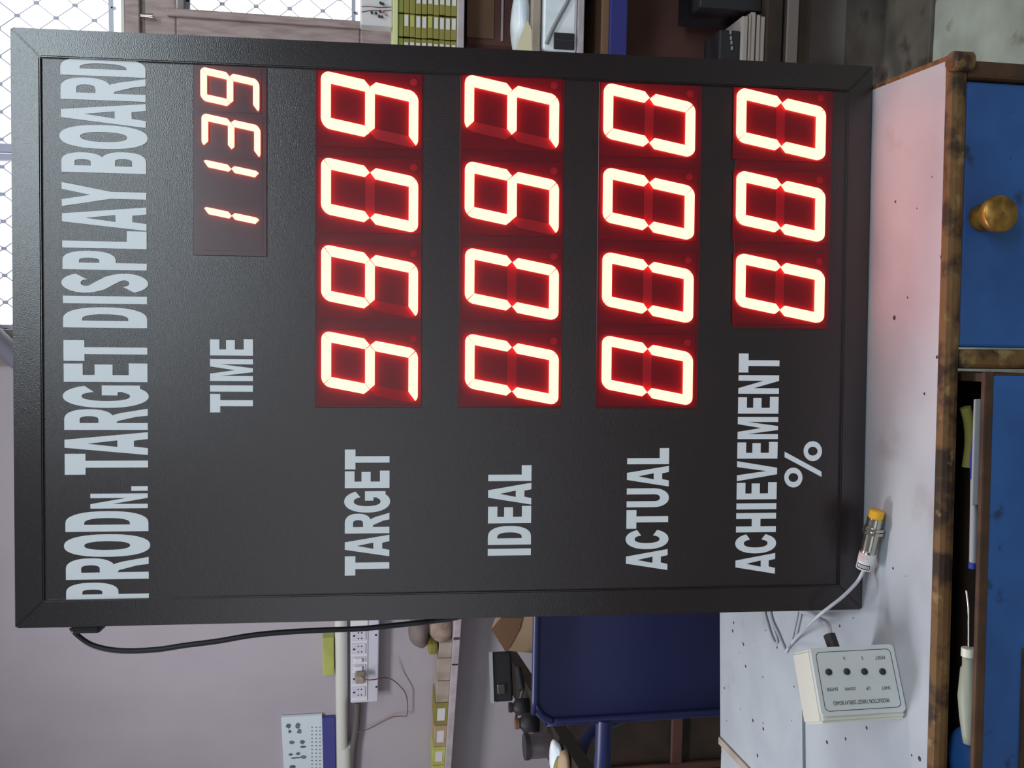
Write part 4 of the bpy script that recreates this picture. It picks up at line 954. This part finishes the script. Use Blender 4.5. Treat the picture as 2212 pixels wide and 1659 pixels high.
# wedge shaped shell: bottom cut flat on the desk
kf = sin(TL_) / cos(TL_)
prof = [(0.003, 0.0), (0.003, HBX), (DB, HBX), (DB, max(0, DB * kf))]
m = MB(CM)
m.prism([(0.003, 0.003 * kf), (0.003, HBX), (DB - 0.004, HBX), (DB, HBX - 0.004), (DB, DB * kf)], -0.0065, WBX - 0.001, axes=(Vector((0, 1, 0)), Vector((0, 0, 1)), Vector((1, 0, 0)), Vector((0, 0, 0))))
o = m.build('box_shell', M['box_cream'], cbx)
bm = bmesh.new(); bm.from_mesh(o.data); bmesh.ops.bevel(bm, geom=[e for e in bm.edges if e.calc_face_angle(0) > 0.6], offset=0.0025, segments=3, affect='EDGES'); bm.to_mesh(o.data); bm.free()
m = MB(CM); m.prism(rrect(0.0, WBX, 0.001, HBX, 0.005), -0.003, 0.0015, axes=bax); m.build('front_plate', M['box_white'], cbx)
# thin printed border
ib = 0.0045
o1 = rrect(ib, WBX - ib, ib + 0.001, HBX - ib, 0.005); o2 = rrect(ib + 0.0006, WBX - ib - 0.0006, ib + 0.0016, HBX - ib - 0.0006, 0.0045)
m = MB(CM); m.prism(o1, 0.0015, 0.0017, [o2], axes=bax); m.build('printed_border', M['ink'], cbx)
def cb(x, y):
    d = ray(x, y); n = -nb; t = (p_l - CAM).dot(n) / d.dot(n); p = CM.inverted() @ (CAM + d * t); return p.x, p.z
for x_, y_ in ((1788, 1452), (1827, 1451), (1865, 1451), (1904, 1451)):
    q = cb(x_, y_); m = MB(CM); m.cyl((q[0], -0.0035, q[1]), (q[0], -0.0014, q[1]), 0.0033, n=20); m.lathe([(0, 0.0033), (0.0006, 0.0028), (0.0009, 0.0003)], (q[0], -0.0035, q[1]), (0, -1, 0), 20); m.build('push_button', M['ink'], cbx)
def text_mesh(txt, size):
    cu = bpy.data.curves.new('t', 'FONT'); cu.body = txt; cu.size = size; cu.align_x = 'CENTER'; cu.align_y = 'CENTER'; cu.extrude = 0.00006
    ob = bpy.data.objects.new('t', cu); COL.objects.link(ob); dg = bpy.context.evaluated_depsgraph_get()
    me = ob.evaluated_get(dg).to_mesh(); vs = [v.co.copy() for v in me.vertices]; fs = [list(p.vertices) for p in me.polygons]
    ob.evaluated_get(dg).to_mesh_clear(); bpy.data.objects.remove(ob); bpy.data.curves.remove(cu); return vs, fs
def box_text(txt, x, y, length, height, lab):
    """text reads upwards along the plate; letter tops point to the left"""
    vs, fs = text_mesh(txt, 0.01); q = cb(x, y)
    w_ = max(v.x for v in vs) - min(v.x for v in vs); h_ = max(v.y for v in vs) - min(v.y for v in vs)
    cx = (max(v.x for v in vs) + min(v.x for v in vs)) / 2; cy = (max(v.y for v in vs) + min(v.y for v in vs)) / 2
    out = [(q[0] - (v.y - cy) * height / h_, -0.0017 - v.z - 0.00007, q[1] + (v.x - cx) * length / w_) for v in vs]
    m = MB(CM); m.add(out, fs); m.build('printed_text', M['ink'], cbx, label='small print ' + lab)
L1 = abs(cb(1920, 1518)[1] - cb(1798, 1518)[1]); U1 = abs(cb(1860, 1512)[0] - cb(1860, 1521)[0])
box_text('PRODUCTION TARGET DISPLAY BOARD', 1859, 1516, L1, U1, 'PRODUCTION TARGET DISPLAY BOARD')
unit = L1 / 122
for t_, x_, y_, ln in (('SHIFT', 1912, 1486, 19), ('UP', 1874, 1487, 9), ('DOWN', 1835, 1488, 22), ('ENTER', 1796, 1489, 24), ('RESET', 1899, 1421, 22), ('S', 1861, 1422, 3.5), ('A', 1822, 1422.5, 5)):
    box_text(t_, x_, y_, ln * unit, U1 * 0.8, t_)
# cable gland on the right side
q = cb(1818, 1400); gz = q[1] ; yy = 0.017
g0 = CM @ Vector((WBX - 0.001, yy, gz)); g1 = g0 + ex * 0.03 + nb * 0.009 + Vector((0, 0, 0.001))
gp = thing('keypad_cable', 'grey keypad cable with black boot running from the control box behind the board', 'cable', g0)
m = MB(); g1 = g0 + (g1 - g0).normalized() * 0.016; m.cyl(g0, g1, 0.0064, n=18); m.build('cable_boot', M['rubber'], gp)
zt5 = DESK_Z + 0.0035
gd_ = (g1 - g0).normalized()
P4 = [g1 - gd_ * 0.004, g1 + gd_ * 0.010 + Vector((0, 0.004, -0.004)), on_z(1772, 1338, DESK_Z + 0.018), on_z(1748, 1325, zt5), on_z(1728, 1318, zt5), on_z(1706, 1290, zt5), on_z(1700, 1250, zt5)]
m = MB(); m.tube(P4, 0.0030, n=10); m.build('cable_run', M['cable_grey'], gp)

# ================================================================== PROXIMITY SENSOR with cable
RS = 0.0085
pa = on_z(1895, 1103, DESK_Z + 0.0115); pb = on_z(1866, 1232, DESK_Z + 0.0115 + 0.006)
ax = (pb - pa); LS = ax.length; ax.normalize()
sn = thing('proximity_sensor', 'silver threaded proximity sensor with yellow cap and white label lying at the board foot', 'sensor', pa)
m = MB(); m.lathe([(0, 0.0004), (0, RS * 0.86), (0.001, RS * 0.92), (LS * 0.13, RS * 0.92)], pa, ax, 28); m.build('sensing_cap', M['yellow'], sn, label='yellow plastic sensing cap')
m = MB()
pr = []; z = LS * 0.12
while z < LS * 0.66: pr += [(z, RS), (z + 0.0005, RS * 0.955)]; z += 0.001
pr += [(LS * 0.66, RS), (LS * 0.97, RS * 0.99), (LS * 0.97, 0.0004)]
m.lathe(pr, pa, ax, 28); m.build('threaded_barrel', M['chrome'], sn)
for k in (0.27, 0.335):
    m = MB(); n6 = pa + ax * (LS * k); u_ = ax.orthogonal().normalized(); w_ = ax.cross(u_)
    m.prism([(0.0112 * cos(i * pi / 3), 0.0112 * sin(i * pi / 3)) for i in range(6)], 0, 0.003, axes=(u_, w_, ax, n6)); m.build('hex_nut', M['chrome'], sn)
m = MB(); m.lathe([(0, RS * 0.99), (0, RS + 0.0004), (LS * 0.27, RS + 0.0004), (LS * 0.27, RS * 0.99)], pa + ax * (LS * 0.70), ax, 28); lbs = m.build('label_sleeve', M['label'], sn)
# printing on the sleeve, on the side that faces up and forward
up_ = (Vector((0, -0.62, 0.78)) - ax * Vector((0, -0.62, 0.78)).dot(ax)).normalized(); sd_ = ax.cross(up_)
def on_sleeve(a, ang): return pa + ax * (LS * a) + (up_ * cos(ang) + sd_ * sin(ang)) * (RS + 0.0006)
def patch(m, a0, a1, g0_, g1_, n=6):
    vs = []
    for i in range(n + 1):
        g_ = g0_ + (g1_ - g0_) * i / n; vs += [on_sleeve(a0, g_), on_sleeve(a1, g_)]
    m.add(vs, [[2 * i, 2 * i + 1, 2 * i + 3, 2 * i + 2] for i in range(n)], True)
m = MB(); patch(m, 0.87, 0.885, -0.9, 0.7); patch(m, 0.93, 0.945, -0.9, 0.7); patch(m, 0.885, 0.93, -0.95, -0.85); patch(m, 0.885, 0.93, 0.62, 0.7)
m.build('printed_frame', M['ink'], lbs)
m = MB()
for k in range(7): patch(m, 0.893, 0.922, -0.72 + k * 0.18, -0.64 + k * 0.18, 1)
m.build('printed_characters', M['print'], lbs)
m = MB()
for a0, g0_, g1_ in ((0.745, 0.0, 0.6), (0.765, -0.5, 0.4), (0.79, -0.1, 0.7), (0.815, -0.3, 0.5)): patch(m, a0, a0 + 0.006, g0_, g1_)
m.build('printed_red_lines', M['red_ink'], lbs)
# cable: lifts off the desk, crosses in front of the board corner, then drops behind to the left
cs = pb - ax * 0.001
BF = lambda x, y, o: BM @ Vector((bp(x, y, o)[0], -o, bp(x, y, o)[1]))
P5 = [cs, BF(1855, 1252, 0.020), BF(1838, 1272, 0.022), BF(1818, 1291, 0.022), BF(1795, 1309, 0.020), BF(1772, 1327, 0.012), BF(1747, 1350, -0.02), on_z(1722, 1376, DESK_Z + 0.012), on_z(1707, 1393, DESK_Z + 0.004), on_z(1698, 1408, DESK_Z + 0.0022)]
sc2 = thing('sensor_cable', 'pale grey sensor cable crossing the lower left board corner and looping on the desk', 'cable', cs)
m = MB(); m.tube(P5, 0.0020, n=10); m.build('cable_run', M['cable_white'], sc2)
z5 = DESK_Z + 0.0022
m = MB(); m.tube([on_z(x, y, z5) for x, y in ((1698, 1408), (1690, 1390), (1681, 1368), (1670, 1345), (1664, 1322), (1662, 1290))], 0.0019, n=8); m.build('cable_loop', M['cable_grey'], sc2)
m = MB(); m.tube([on_z(x, y, z5 + 0.004) for x, y in ((1702, 1398), (1711, 1380), (1718, 1350), (1724, 1322), (1728, 1290))], 0.0019, n=8); m.build('cable_loop', M['cable_grey'], sc2)
m = MB(); m.tube([on_z(x, y, z5) for x, y in ((1651, 1290), (1652, 1323), (1659, 1350), (1667, 1375), (1674, 1388), (1679, 1386), (1677, 1374), (1668, 1348), (1661, 1322), (1659, 1290))], 0.0017, n=8)
m.build('thin_cable', M['cable_grey'], label='thin grey cable making a narrow hairpin loop on the desk left of the board', cat='cable')
if 0: print('desk', A_, BR, FL, 'control', math_deg if False else round(TL_ * 57.3), HBX, WBX, 'wall', YB)
